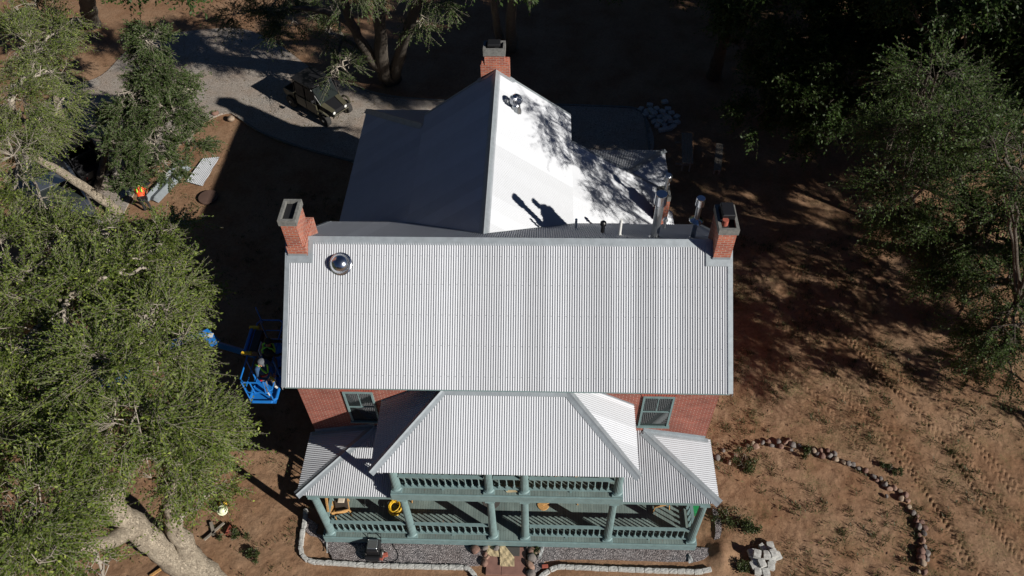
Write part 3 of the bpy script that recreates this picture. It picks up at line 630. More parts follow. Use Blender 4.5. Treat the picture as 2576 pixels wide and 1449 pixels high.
# flues, pipes, vents
def flue(x,y,zb,zt,r,rc,hc,collar=None,name='flue_pipe'):
    mb=MB(); mb.lathe((x,y,zb),[(r*1.9,0),(r*1.7,.03),(r*1.15,.12),(r,.14),(r,zt-zb-hc)],26); f=hp(mb.build(name,M['steel'],smooth=False))
    mb=MB(); mb.lathe((x,y,zt-hc),[(r*1.02,-.02),(rc,.0),(rc*1.02,.02),(rc,hc-.02),(rc*.95,hc)],26); o=mb.build('flue_cap',M['chrome']); o.parent=f
    if collar: mb=MB(); mb.lathe((x,y,collar),[(.2,0),(.19,.02),(r+.01,.09)],24); o=mb.build('storm_collar',M['chrome']); o.parent=f
flue(4.2,3.43,8.7,10.5,.115,.165,.36); flue(5.28,3.43,8.7,10.35,.07,.12,.27,collar=9.5)
mb=MB(); mb.tube([(3.24,3.74,8.5),(3.24,3.74,9.2)],.045,14); mb.lathe((3.24,3.74,8.53),[(.08,0),(.06,.06)],14); hp(mb.build('vent_pipe',M['pvc']))
mb=MB(); mb.tube([(2.79,4.2,8.1),(2.79,4.2,8.5)],.06,14); mb.lathe((2.79,4.2,8.48),[(.07,0),(.09,.05),(.09,.14),(.05,.18)],14); hp(mb.build('vent_pipe',M['black']))
mb=MB(); mb.tube([(4.84,5.3,7.2),(4.84,5.3,7.62)],.05,14); mb.lathe((4.84,5.3,7.6),[(.06,0),(.09,.03),(.05,.13)],14); hp(mb.build('vent_pipe',M['steel']))
mb=MB(); mb.tube([(2.05,5.2,7.2),(2.05,5.2,7.75)],.04,12); hp(mb.build('vent_pipe',M['pvc']))
dc=onplane(857,664,nF,nF.dot(Vector((0,yR,zR))))
mb=MB(); mb.lathe(dc+nF*.0,[(.33,.012),(.32,.022),(.275,.03),(.275,.06)]+[(.275*math.cos(a),.06+.24*math.sin(a)) for a in np.linspace(.12,1.52,12)],40,axis=nF); hp(mb.build('skylight_dome',M['chrome'],smooth=True))
nW=Vector((sw,0,1)).normalized(); tb=onplane(1298,276,nW,nW.dot(Vector((xWg,0,zWg))))
mb=MB(); mb.lathe(tb-Vector((0,0,.12)),[(.2,0),(.19,.1),(.165,.2),(.155,.35)],24); t_=hp(mb.build('turbine_vent',M['steel']))
mb=MB(); c=tb+Vector((0,0,.25))
for k in range(20):
    a0=2*math.pi*k/20; pts=[]
    for i in range(7):
        ph=-1.05+2.1*i/6; an=a0+.35*math.sin(ph); rr=.235*math.cos(ph)**.7; pts.append((c+Vector((rr*math.cos(an),rr*math.sin(an),.19*math.sin(ph)+.17)),c+Vector((rr*.86*math.cos(an+.2),rr*.86*math.sin(an+.2),.19*math.sin(ph)+.17))))
    vs=[p for pr in pts for p in pr]; mb.add(vs,[(2*i,2*i+1,2*i+3,2*i+2) for i in range(6)])
mb.lathe(c+Vector((0,0,.33)),[(.13,0),(.1,.03),(.03,.05)],20); mb.lathe(c,[(.15,-.02),(.12,.02)],20)
o=mb.build('turbine_head',M['chrome']); o.parent=t_

exec_later=[]
# ---------------------------------------------------------------- edging blocks and stones
ORD='first second third fourth fifth sixth seventh eighth ninth tenth eleventh twelfth thirteenth fourteenth fifteenth sixteenth seventeenth eighteenth nineteenth twentieth'.split()
ORD+=['twenty-'+x for x in ORD[:9]]+['thirtieth']+['thirty-'+x for x in ORD[:9]]+['fortieth']+['forty-'+x for x in ORD[:9]]+['fiftieth']+['fifty-'+x for x in ORD[:9]]
def roughblock(name,c,L_,Wd,Hh,rz,seed,tilt=0,m=None):
    r=random.Random(seed); mb=MB(); n=[4,3,3]
    vs={};V=[];F=[]
    def vid(i,j,k):
        if (i,j,k) not in vs:
            x=(i/n[0]-.5)*L_; y=(j/n[1]-.5)*Wd; z=k/n[2]*Hh
            cx=abs(i/n[0]-.5)*2; cy=abs(j/n[1]-.5)*2; s=1-.02*(cx>.9 and cy>.9); jt=.005
            top=(k==n[2]); e=(cx>.9)+(cy>.9); z-= .006*e if top else 0
            V.append((x*s+r.uniform(-jt,jt),y*s+r.uniform(-jt,jt)*1.5,z+(r.uniform(-.01,.006) if top else 0))); vs[(i,j,k)]=len(V)-1
        return vs[(i,j,k)]
    for i in range(n[0]):
        for j in range(n[1]): F.append((vid(i,j,n[2]),vid(i+1,j,n[2]),vid(i+1,j+1,n[2]),vid(i,j+1,n[2]))); F.append((vid(i,j,0),vid(i,j+1,0),vid(i+1,j+1,0),vid(i+1,j,0)))
        for k in range(n[2]): F.append((vid(i,0,k),vid(i+1,0,k),vid(i+1,0,k+1),vid(i,0,k+1))); F.append((vid(i+1,n[1],k),vid(i,n[1],k),vid(i,n[1],k+1),vid(i+1,n[1],k+1)))
    for j in range(n[1]):
        for k in range(n[2]): F.append((vid(0,j+1,k),vid(0,j,k),vid(0,j,k+1),vid(0,j+1,k+1))); F.append((vid(n[0],j,k),vid(n[0],j+1,k),vid(n[0],j+1,k+1),vid(n[0],j,k+1)))
    mb.add(V,F); o=mb.build(name,m or M['block']); o.location=c; o.rotation_euler=(tilt,r.uniform(-.03,.03),rz); return o
C5=lambda x,y:((1100+x/2.862)/1.5652,(1850+y/2.862)/1.5652)
C6=lambda x,y:((1900+x/2.7116)/1.5652,(1850+y/2.7116)/1.5652)
C8=lambda x,y:((2688+x/1.9167)/1.5652,(1512+y/1.9167)/1.5652)
rowL=[(292,470),(286,540),(277,615),(257,710),(245,800),(243,900),(285,985),(365,1025),(458,1037),(548,1042),(640,1048),(728,1052),(820,1060),(912,1064),(1005,1070),(1108,1075),(1202,1074),(1298,1079),(1390,1081),(1478,1082),(1572,1085),(1665,1087),(1760,1090),(1855,1091),(1945,1093),(2032,1094),(2120,1108),(2180,1158),(2225,1230)]
rowR=[(590,1190),(635,1128),(683,1092),(762,1047),(845,1030),(935,1033),(1028,1038),(1117,1041),(1206,1045),(1298,1050),(1395,1053),(1497,1057),(1588,1062),(1680,1066),(1772,1069),(1860,1071),(1945,1073),(2037,1076),(2127,1078),(2215,1080),(2308,1082),(2400,1066)]
for row,Cf,side,grp in ((rowL,C5,'left','concrete blocks edging the left gravel bed'),(rowR,C6,'right','concrete blocks edging the right gravel bed')):
    P=[at(*Cf(*q),.09) for q in row]
    for i,p in enumerate(P):
        a_=P[max(i-1,0)]; b_=P[min(i+1,len(P)-1)]; rz=math.atan2(b_.y-a_.y,b_.x-a_.x); d=(b_-a_).length/(2 if 0<i<len(P)-1 else 1)
        o=roughblock('edging_block',(p.x,p.y,-.02),min(d-.012,.33),.135,.12,rz,i*7+len(row))
        tag(o,f'rough pale edging block, {ORD[i]} from the {"far porch corner" if side=="left" else "red path"} along the {side} gravel bed','edging block',grp)
def rock(name,c,r,seed,m,sq=(1,1,.7),sub=3):
    rr=random.Random(seed); import bmesh
    bm=bmesh.new(); bmesh.ops.create_icosphere(bm,subdivisions=sub,radius=1)
    pl=[(Vector((rr.gauss(0,1),rr.gauss(0,1),rr.gauss(0,1))).normalized(),rr.uniform(.62,.9)) for _ in range(9)]
    for v in bm.verts:
        p=v.co.copy()
        for n,d in pl:
            e=p.dot(n)-d
            if e>0: p-=n*e*.85
        v.co=Vector((p.x*sq[0],p.y*sq[1],p.z*sq[2]))*r
    me=D.meshes.new(name); bm.to_mesh(me); bm.free(); me.materials.append(m); me.polygons.foreach_set('use_smooth',[True]*len(me.polygons))
    o=D.objects.new(name,me); COL.objects.link(o); o.location=c; o.rotation_euler=(0,0,rr.uniform(0,6.28)); return o
arc=[(260,555),(305,500),(350,590),(395,535),(490,465),(528,450),(555,472),(600,440),(648,430),(668,462),(722,430),(740,470),(780,440),(803,420),(815,495),(832,460),(880,460),(990,500),(1018,525),(1040,505),(1050,540),(1095,500),(1110,540),(1145,530),(1155,565),(1215,590),(1250,597),(1285,605),(1325,635),(1380,650),(1440,695),(1465,725),(1495,712),(1525,755),(1560,790),(1595,780),(1640,805),(1680,835),(1650,862),(1700,880),(1540,845),(1705,925),(1740,968),(1770,995),(1765,1035),(1805,1040),(1780,1075),(1830,1085),(1820,1125),(1785,1140),(1815,1180),(1825,1228),(1800,1260),(1840,1275),(1800,1305),(1845,1322),(1810,1350),(1780,1410),(1822,1418)]
kinds=['grey','tan','reddish','pinkish','dark']
for i,q in enumerate(arc):
    k=random.Random(i*3+1).choice([0,0,1,2,2,3,4]); r=random.Random(i).uniform(.085,.15)*(.75 if i in (2,16,40) else 1.1 if i>50 else 1)
    p=at(*C8(*q),r*.3); o=rock('stone',(p.x,p.y,r*.42-.02),r,i+50,M['stones'][k],sq=(1,random.Random(i+9).uniform(.7,.95),.7))
    tag(o,f'{kinds[k]} rounded stone, {ORD[i]} from the porch along the curved stone line','stone','stones in the curved line right of the house')
# pile of pale blocks, lower right
CB=lambda x,y:((2900+x/3.4675)/1.5652,(1850+y/3.4675)/1.5652)
pile=[(467,1030,.0,.1,'set apart at the top right'),(365,1045,0,.6,'small and broken at the top'),(210,1130,0,.15,'low at the left edge'),(425,1150,.13,-.1,'upper middle'),(565,1160,.0,.3,'at the far right'),(490,1205,0,0,'low in the right middle'),(250,1215,.0,.1,'low in the left middle'),(240,1290,0,.4,'lower left, half covered'),(480,1300,0,-.2,'lower right, standing free'),(295,1370,.0,-.05,'bottom left'),(407,1392,0,.05,'bottom right'),(355,1262,.13,.3,'lower middle, lying on top'),(515,1125,.14,.25,'upper right, lying on top'),(290,1135,.26,-.25,'upper left, topmost and pale tan')]
for i,(x,y,z,rz,wd) in enumerate(pile):
    p=at(*CB(x,y),z+.12); o=roughblock('concrete_block',(p.x,p.y,z-.05+random.Random(i).uniform(0,.05)),.25 if i!=1 else .24,.22 if i!=1 else .15,.15,rz+math.pi/2,i+200)
    tag(o,f'pale square block in the sunlit heap, {wd}','block','pale blocks heaped on the dirt')
CD=lambda x,y:((2500+x/4.2625)/1.5652,(380+y/4.2625)/1.5652)
pile2=[(100,200),(250,130),(190,240),(265,215),(180,290),(320,265),(370,195),(285,330),(410,330),(465,240),(500,75),(555,195),(610,265),(510,310),(575,350),(420,405),(330,410),(505,370),(700,330),(705,420),(595,415),(380,475),(485,455),(640,490),(450,550),(510,525),(570,525)]
for i,(x,y) in enumerate(pile2):
    r=random.Random(i+900); z=.12 if i in (3,5,9,14,17,15) else 0; p=at(*CD(x,y),z+.08); o=roughblock('concrete_block',(p.x,p.y,z-.03),.32,.24,.14,r.uniform(-1.2,1.2),i+500,tilt=r.uniform(-.1,.1))
    hz='left' if x<300 else 'middle' if x<500 else 'right'; vt='far' if y<200 else 'near' if y>400 else 'central'
    rk=[j for j,(a_,b_) in enumerate(pile2) if ('left' if a_<300 else 'middle' if a_<500 else 'right')==hz and ('far' if b_<200 else 'near' if b_>400 else 'central')==vt]; rk.sort(key=lambda j:pile2[j][0])
    tag(o,f'shaded grey block behind the house, {ORD[rk.index(i)]} from left in the {vt} {hz} of its heap','block','grey blocks scattered in the shade behind the house')
# rocks by the path
CP=lambda x,y:((1850+x/6.44)/1.5652,(2050+y/6.44)/1.5652)
for i,(x,y,r,k,sq,lb) in enumerate([(385,560,.12,0,(1,.9,.7),'grey stone at the porch edge left of the brown paper'),(382,700,.13,0,(.6,1,.6),'dark grey long stone left of the brown paper'),(395,850,.11,2,(.8,1,.7),'reddish stone left of the red path'),(440,925,.09,3,(.8,1,.6),'small pinkish stone left of the red path'),(375,1045,.17,2,(.7,1,.7),'large reddish brown stone at the left edge of the red path'),(135,745,.18,2,(.9,1,.8),'pyramid shaped maroon stone standing in the left gravel bed'),
  (1560,580,.12,3,(1,.9,.7),'pinkish stone at the porch edge right of the red path'),(1450,690,.1,4,(.5,1,.7),'dark narrow stone right of the rubber mat'),(1565,765,.15,2,(1,.9,.7),'dull red stone right of the red path'),(1700,800,.12,1,(.7,1,.7),'tan stone beside the grey fabric'),(1565,930,.17,0,(1,.95,.75),'large grey round stone right of the red path'),(1530,1125,.2,3,(.52,1,.6),'long smooth orange pink stone right of the red path'),(1545,1330,.17,0,(.8,1,.7),'whitish grey stone at the bottom right of the red path')]):
    p=at(*CP(x,y),r*.4); tag(rock('stone',(p.x,p.y,r*.42),r,i+300,M['stones'][k],sq=sq),lb,'stone')
    D.objects[-1] if False else None
p=at(*CP(670,700),.1); tag(rock('stone',(p.x,p.y,.1),.12,333,M['stones'][0],sq=(.7,1,.6)),'grey stone weighing down the brown paper on the red path','stone')
p=at(*CP(1905,1150),.08); mb=MB(); mb.box(-.1,.1,-.055,.055,0,.08,bev=.008); o=mb.build('brick',M['redbrick']); o.location=(p.x,p.y,.015); o.rotation_euler=(0,0,.1); tag(o,'single dull red brick lying in the gravel right of the path','brick')
for (u,v,r,k,lb) in [(580,298,.22,1,'round tan boulder at the driveway edge by the house shadow'),(541,284,.2,2,'dark reddish boulder at the tip of the driveway edge'),(440,355,.28,0,'grey boulder in the dirt under the small tree'),(403,372,.22,0,'smaller grey boulder under the small tree'),(240,540,.42,3,'large pointed orange brown boulder under the big elm')]:
    p=at(u,v,r*.4); tag(rock('boulder',(p.x,p.y,r*.4),r,int(u),M['stones'][k],sq=(1,.85,.75)),lb,'boulder')
# paper, mat, fabric
def draped(name,pix,z,mt,Cf,amp=.02,seed=1,step=.06,**kw):
    P=[at(*Cf(*q),z) for q in pix]; xs=[p.x for p in P]; ys=[p.y for p in P]
    def inside(x,y):
        c=False; n=len(P)
        for i in range(n):
            a_,b_=P[i],P[(i+1)%n]
            if (a_.y>y)!=(b_.y>y) and x<(b_.x-a_.x)*(y-a_.y)/(b_.y-a_.y)+a_.x: c=not c
        return c
    # triangulated fan of border + centre rings (keeps the true outline)
    bord=[]
    for i in range(len(P)):
        a_,b_=P[i],P[(i+1)%len(P)]; n=max(1,int((b_-a_).length/step)); bord+=[a_.lerp(b_,k/n) for k in range(n)]
    c=sum(P,Vector())/len(P); rings=6; V=[];F=[]; n=len(bord); r=random.Random(seed)
    ph=r.uniform(0,6)
    for k in range(rings):
        t=1-k/rings
        for b_ in bord:
            q=c.lerp(b_,t); h=z+amp*(1+math.sin(q.x*23+ph)*math.cos(q.y*17+ph)+.6*math.sin(q.x*41+q.y*31)); V.append((q.x,q.y,h))
    V.append((c.x,c.y,z+amp)); 
    for k in range(rings-1):
        for i in range(n): j=(i+1)%n; F.append((k*n+i,k*n+j,(k+1)*n+j,(k+1)*n+i))
    for i in range(n): F.append(((rings-1)*n+i,(rings-1)*n+(i+1)%n,len(V)-1))
    nb=len(V); V2=[(x,y,z_-.006) for x,y,z_ in V]; F2=[tuple(nb+i for i in reversed(f)) for f in F]; S=[(i,nb+i,nb+(i+1)%n,(i+1)%n) for i in range(n)]
    mb=MB(); mb.add(V+V2,F+F2+S); return tag(mb.build(name,mt,smooth=False),**kw)
draped('paper_sheet',[(480,490),(700,530),(760,920),(540,905),(430,840),(430,640)],.05,M['paper'],CP,.012,1,label='shorter creased brown paper sheet at the top left of the red path',cat='paper')
draped('paper_sheet',[(755,530),(890,640),(1130,940),(1130,1165),(770,1160)],.075,M['paper'],CP,.012,2,label='longer creased brown paper sheet with a slanted edge over the mat',cat='paper')
mb=MB(); a_=at(*CP(800,535),.05); b_=at(*CP(1262,900),.05); mb.box(a_.x,b_.x,b_.y,min(a_.y,-2.25),.037,.055,bev=.005); tag(mb.build('door_mat',M['matt']),'dark grey rubber mat on the red path against the porch','door mat')
draped('fabric_scrap',[(1890,560),(1885,720),(1800,980),(1735,975),(1770,800),(1765,740)],.06,M['fabric'],CP,.03,3,label='torn light grey weed fabric at the left end of the right gravel bed',cat='fabric')
draped('fabric_scrap',[(2205,890),(2245,960),(2250,990),(2200,1000),(2195,950)],.04,M['fabric'],C6,.02,4,label='small grey fabric scrap near the right end of the right gravel bed',cat='fabric')
draped('fabric_scrap',[(528,800),(545,815),(548,935),(532,940)],.04,M['fabric'],C5,.012,6,step=.03,label='thin grey fabric strip near the left end of the left gravel bed',cat='fabric')
mb=MB(); p=at(*C6(970,803),.03); mb.box(p.x,p.x+.28,p.y-.012,p.y+.012,.022,.04); tag(mb.build('wood_stake',M['wood']),'short thin wooden stake lying on the right gravel bed','stake')

# ---------------------------------------------------------------- compressor, cord, bricks
g=at(941,1378,.3); gen=empty('compressor',(g.x,g.y,0),label='grey boxed air compressor with wheels on the left gravel bed',cat='compressor')
def part(mb,name,mt,par,**k): 
    o=mb.build(name,mt,par,**k); return o
mb=MB(); mb.box(-.2,.2,-.22,.2,.14,.55,bev=.03); part(mb,'body',M['black'],gen)
mb=MB(); mb.box(-.17,.16,-.15,.17,.552,.58,bev=.02); part(mb,'lid',M['steel'],gen)
for s_ in (-1,1):
    mb=MB(); mb.lathe((s_*.25,-.12,.15),[(.06,-.03),(.14,-.03),(.15,0),(.14,.03),(.06,.03)],20,axis=(1,0,0)); wz=part(mb,'wheel',M['rubber'],gen); b=MB(); b.lathe((s_*.25,-.12,.15),[(.05,-.034),(.05,.034)],12,axis=(1,0,0)); part(b,'hub',M['white'],wz)
mb=MB(); mb.tube([(-.2,.2,.3),(-.22,.34,.62),(.22,.34,.62),(.2,.2,.3)],.016,8); part(mb,'handle',M['black'],gen)
mb=MB(); mb.tube([(-.24,-.3,.18),(.2,-.3,.18)],.1,14); part(mb,'tank',M['black'],gen)
for k,(x,y,rz,lb) in enumerate([(1180,962,.3,'red brick standing beside the compressor wheel'),(1128,990,-.2,'red brick lying flat in front of the compressor')]):
    p=at(*C5(x,y),.07); mb=MB(); mb.box(-.12,.12,-.06,.06,0,.1 if k==0 else .065,bev=.008); o=mb.build('brick',M['redbrick']); o.location=(p.x,p.y,.02); o.rotation_euler=(0,0,rz); tag(o,lb,'brick')
P=smooth_poly([at(*C5(*q),.03) for q in [(1150,1000),(1220,1030),(1300,1030),(1340,980),(1320,910),(1285,860),(1275,800)]],6,False); mb=MB(); mb.tube(P,.012,6); cd=tag(mb.build('power_cord',M['black']),'black power cord with red plug curling over the left gravel bed','cord')
p=at(*C5(1280,792),.05); mb=MB(); mb.box(p.x-.03,p.x+.03,p.y-.04,p.y+.04,.02,.08,bev=.008); part(mb,'plug',M['red'],cd)
# brick pair, lumber, hat-like plastic on the left dirt
CL=lambda x,y:((x/1.9167)/1.5652,(1512+y/1.9167)/1.5652)
p=at(*CL(1737,1100),.1); mb=MB(); mb.box(-.16,.16,-.11,.11,0,.14,bev=.012); mb.box(-.165,.165,-.004,.004,.12,.145); o=mb.build('brick_bundle',M['redbrick']); o.location=(p.x,p.y,-.03); o.rotation_euler=(0,0,1.35); tag(o,'squat red block on the dirt left of the porch','block')
for (q0,q1,wd,mt,lb) in [((1540,1175),(1690,1045),.035,'wood','long tan board pointing to the red block on the dirt'),((1590,1040),(1615,1140),.05,'wood','short dark board standing on edge near the red block'),((1130,1449),(1255,1365),.04,'wicker','pale new board at the foot of the elm trunk')]:
    a_=at(*CL(*q0),.06); b_=at(*CL(*q1),.06); mb=MB(); d=(b_-a_); n=Vector((-d.y,d.x,0)).normalized()*wd; mb.slab([a_-n,b_-n,b_+n,a_+n],(0,0,-.05)); tag(mb.build('wood_board',M[mt]),lb,'board')
p=at(*CL(1672,945),.35); mb=MB(); mb.lathe((0,0,0),[(.13,0),(.125,.05),(.1,.1),(.06,.13),(.01,.14)],20); o=mb.build('hard_hat',mat('cream_plastic',(.75,.8,.55),.4),smooth=True); o.location=(p.x,p.y,.25); o.rotation_euler=(.5,.3,0); 
tag(o,'pale cream hard hat sitting on the leaf edge by the elm','hard hat'); b=MB(); b.lathe((0,0,0),[(.16,-.005),(.17,.0),(.13,.012)],20); part(b,'brim',o.data.materials[0],o)
mb=MB(); mb.tube([(p.x,p.y,-.05),(p.x,p.y,.27)],.03,8); tag(mb.build('wood_post',M['wood']),'short wooden post under the cream hard hat','post')
p=at(*CL(1668,888),.2); mb=MB(); mb.box(-.14,.14,-.05,.05,0,.12,bev=.02); o=mb.build('tool_bag',M['yellow']); o.location=(p.x,p.y,-.03); o.rotation_euler=(0,0,.2); tag(o,'yellow and black tool bag beside the cream hard hat','tool bag'); b=MB(); b.box(-.05,.05,-.056,.056,.01,.128,bev=.005); part(b,'strap',M['black'],o)
# ---------------------------------------------------------------- metal stacks, lid, tarps
C2=lambda x,y:((200+x/3.22)/1.5652,(500+y/3.22)/1.5652)
def angle_stack(q0,q1,wd,lb,n=3):
    a_=at(*C2(*q0),.1); b_=at(*C2(*q1),.1); d=(b_-a_).normalized(); s=Vector((-d.y,d.x,0)); mb=MB()
    for k in range(n):
        z=.0+k*.03; e=k*.012; w_=wd-e
        pr=[(-w_,.02),(-w_*.25,.10),(0,.12),(w_*.25,.10),(w_,.02)]
        vs=[p_+s*x+Vector((0,0,z+h-p_.z)) for p_ in (a_+d*e*3,b_-d*e*5) for x,h in pr]; lo=[v-Vector((0,0,.006)) for v in vs]
        mb.add(vs+lo,[(i,i+5,i+6,i+1) for i in range(4)]+[(10+i,11+i,16+i,15+i) for i in range(4)]+[(0,10,15,5),(4,9,19,14)])
    return tag(mb.build('trim_stack',M['flash']),lb,'metal trim')
angle_stack((1175,930),(1650,415),.2,'long bundle of bent grey trim nearer the tarp, left of the pair')
angle_stack((1300,930),(1720,490),.26,'long wide bent grey trim, right of the pair on the dirt',4)
P=[at(*C2(*q),.05) for q in [(1715,690),(1930,400),(2140,380),(1925,750)]]; 
zc=.06; o=corr([(p.x,p.y,zc) for p in P],(P[1]-P[0]),pitch=.09,amp=.014,name='roofing_sheets')
tag(o,'short stack of corrugated metal sheets on the dirt beside the house shadow','metal sheets')
p=at(523,494,.1); mb=MB(); mb.lathe((0,0,0),[(.44,-.02),(.46,.02),(.46,.10),(.44,.12),(.2,.135),(.05,.14)],40); o=mb.build('tank_lid',M['lid']); o.location=(p.x,p.y,-.02); tag(o,'round brown tank lid on the dirt half in the house shadow','lid')
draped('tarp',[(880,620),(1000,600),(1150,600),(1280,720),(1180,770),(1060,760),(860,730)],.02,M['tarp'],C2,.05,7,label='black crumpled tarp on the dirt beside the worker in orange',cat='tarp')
draped('plastic_sheet',[(970,430),(1120,415),(1160,500),(1100,535),(990,510)],.3,M['white'],C2,.05,8,label='white plastic sheet over a stack under the small tree',cat='plastic sheet')
mb=MB(); p=at(*C2(1070,480),.15); mb.box(p.x-.5,p.x+.5,p.y-.3,p.y+.3,-.03,.28,bev=.02); tag(mb.build('crate',M['wood']),'low wooden crate under the white plastic sheet','crate')
draped('plastic_sheet',[(870,830),(1020,780),(1060,840),(900,900)],.05,M['flash'],C2,.02,9,label='light grey metal offcut left of the worker in orange',cat='metal offcut')
# ---------------------------------------------------------------- furniture on porch
def chair(x,y,rz,label,cush,z=zd):
    c=empty('wicker_chair',(x,y,z),rz,label,'chair')
    mb=MB(); mb.box(-.27,.27,-.26,.26,.33,.40,bev=.03); part(mb,'seat',M['wicker'],c)
    mb=MB(); mb.slab([(-.27,.22,.40),(.27,.22,.40),(.3,.36,.85),(-.3,.36,.85)],(0,.05,.0)); part(mb,'backrest',M['wicker'],c)
    for s_ in (-1,1):
        mb=MB(); mb.tube([(s_*.28,-.26,.36),(s_*.31,-.24,.58),(s_*.32,.05,.62),(s_*.3,.3,.66)],.035,8); part(mb,'armrest',M['wicker'],c)
        for yy in (-.23,.24): mb=MB(); mb.tube([(s_*.25,yy,.34),(s_*.29,yy*1.1,0.003)],.022,7); part(mb,'leg',M['wicker'],c)
    mb=MB(); mb.box(-.24,.24,-.24,.2,.402,.48,bev=.03); part(mb,'cushion',cush,c)
    return c
q=at(*C5(690,420),zd+.4); chair(q.x,q.y+.05,1.9,'wicker chair with brown and cream cushion at the left end of the porch',M['cushion'])
mb=MB(); mb.box(q.x-.1,q.x+.12,q.y+.1,q.y+.3,zd+.49,zd+.55,bev=.02); tag(mb.build('pillow',M['cushion2']),'cream pillow on the wicker chair at the left porch end','pillow')
q=at(*C6(1900,385),zd+.4); chair(q.x,q.y+.25,-2.9,'wicker armchair near the right end of the porch',M['cushion2'])
q=at(*C6(940,330),zd+.4); chair(q.x,q.y+.35,3.0,'wicker chair right of the porch steps under the balcony edge',M['cushion2'])
q=at(*C5(1550,320),zd+.4); chair(q.x,q.y+.35,3.4,'wicker chair left of the porch steps under the balcony edge',M['cushion'])
def wickrail(x,y,label,z):
    c=empty('round_table',(x,y,z),0,label,'table'); mb=MB(); mb.lathe((0,0,.66),[(.3,0),(.31,.015),(.3,.03)],28); part(mb,'tabletop',M['wicker'],c)
    mb=MB(); mb.tube([(0,0,.003),(0,0,.66)],.04,10); part(mb,'leg',M['wicker'],c); mb=MB(); mb.lathe((0,0,.002),[(.2,0),(.19,.03)],20); part(mb,'foot',M['wicker'],c)
q=at(*C6(650,330),zd+.65); wickrail(q.x,q.y+.15,'round wicker table on the porch just right of the steps',zd)
q=at(*C6(1010,130),zud+.5)
for k in range(5):
    chair(-.05+.62*k,-1.25-.03*k,3.3-.1*k,f'wicker chair on the balcony behind the railing, {ORD[k]} from the balcony door',M['cushion'],z=zud)
# box of brown paper by the balcony steps
mb=MB(); a_=at(*C6(190,170),zud+.03); b_=at(*C6(380,235),zud+.03); mb.slab([a_,at(*C6(380,175),zud+.03),b_,at(*C6(260,240),zud+.03)],(0,0,-.015)); tag(mb.build('cardboard',M['paper']),'torn brown cardboard lying on the balcony floor between the middle columns','cardboard')
# hose coil
q=at(*C5(1310,430),zd+.08); mb=MB(); P=[]
for k in range(260):
    a_=k*.3; r=.24+.05*math.sin(k*.13)+.02*math.sin(k*.71); P.append((q.x+r*math.cos(a_)*.8,q.y+r*math.sin(a_)*.95,zd+.02+.0009*k+.02*abs(math.sin(k*.37))))
mb.tube(P,.013,6); tag(mb.build('hose_coil',M['yellow']),'coiled yellow air hose on the porch beside the second column from the left','hose')
q=at(*C5(1000,320),zd+.3); bk=empty('grill',(q.x,q.y+.1,zd),.1,'dark round kettle grill with grey side shelf under the left porch roof','grill')
mb=MB(); mb.lathe((0,0,.45),[(.05,0),(.22,.06),(.28,.16),(.29,.22),(.25,.32),(.1,.4)],26); part(mb,'kettle',M['black'],bk)
mb=MB(); mb.box(.34,.6,-.14,.14,.6,.63,bev=.01); part(mb,'shelf',M['steel'],bk)
for k in range(3): mb=MB(); a_=k*2.09; mb.tube([(.15*math.cos(a_),.15*math.sin(a_),.5),(.3*math.cos(a_),.3*math.sin(a_),.003)],.014,6); part(mb,'leg',M['steel'],bk)
q=at(*C8(100,930),.35); wc=tag(MB().lathe((0,0,0),[(.14,0),(.17,.02),(.19,.3),(.16,.36)],20).build('green_bucket',M['greenp']),'bright green bucket beside the right corner column of the porch','bucket'); wc.location=(q.x,q.y,0)
# dish on porch floor
q=at(*C5(2390,350),zd); tag(MB().lathe((q.x,q.y,zd+.002),[(.3,0),(.3,.012)],30).build('round_mat',M['matt']),'round grey green mat on the porch floor near the steps','mat')

# ---------------------------------------------------------------- picnic table and bench
def plank_table(u0,v0,u1,v1,wd,z,label,cat,bench):
    a_=at(u0,v0,z); b_=at(u1,v1,z); d=b_-a_; L_=d.length; rz=math.atan2(d.y,d.x); c=(a_+b_)/2
    t=empty('picnic_table' if bench else 'wood_bench',(c.x,c.y,0),rz,label,cat)
    n=4 if bench else 2
    for k in range(n):
        w_=wd/n; mb=MB(); y=-wd/2+w_*k; mb.box(-L_/2,L_/2,y+.006,y+w_-.006,z-.04,z,bev=.005); part(mb,'plank',M['wood'],t)
    for s_ in (-1,1):
        mb=MB(); mb.box(s_*L_*.35-.04,s_*L_*.35+.04,-wd*.4,-wd*.4+.07,0,z-.042); mb.box(s_*L_*.35-.04,s_*L_*.35+.04,wd*.4-.07,wd*.4,0,z-.042)
        if bench: mb.box(s_*L_*.35-.035,s_*L_*.35+.035,-wd*1.0,wd*.4-.08,.35,.42)
        part(mb,'leg',M['wood'],t)
plank_table(1728,334,1730,411,.52,.75,'grey plank table in the shade right of the back porch','table',True)
plank_table(1811,361,1805,428,.36,.5,'grey plank bench in the shade, farther right than the table','bench',False)
# ---------------------------------------------------------------- driveway edging strips
def strip(name,pix,label,closed=False):
    P=smooth_poly([at(*q) for q in pix],8,False); mb=MB()
    L=[];  n=len(P)
    for i,p in enumerate(P):
        t=(P[min(i+1,n-1)]-P[max(i-1,0)]).normalized(); s=Vector((-t.y,t.x,0))*.045
        L+=[p-s+Vector((0,0,-.05)),p-s+Vector((0,0,.07)),p+s+Vector((0,0,.07)),p+s+Vector((0,0,-.05))]
    for i in range(n-1):
        b=i*4
        for k in range(3): mb.f.append((b+k,b+k+1,b+4+k+1,b+4+k)); mb.m.append(0)
    mb.v=[tuple(x) for x in L]; mb.f.append((0,1,2,3)); mb.m.append(0); mb.f.append((len(L)-1,len(L)-2,len(L)-3,len(L)-4)); mb.m.append(0)
    tag(mb.build(name,M['conc']),label,'edging strip')
strip('edging_strip',[(600,296),(660,335),(760,372),(870,402),(980,430)],'thin grey edging strip curving between driveway and house shadow')
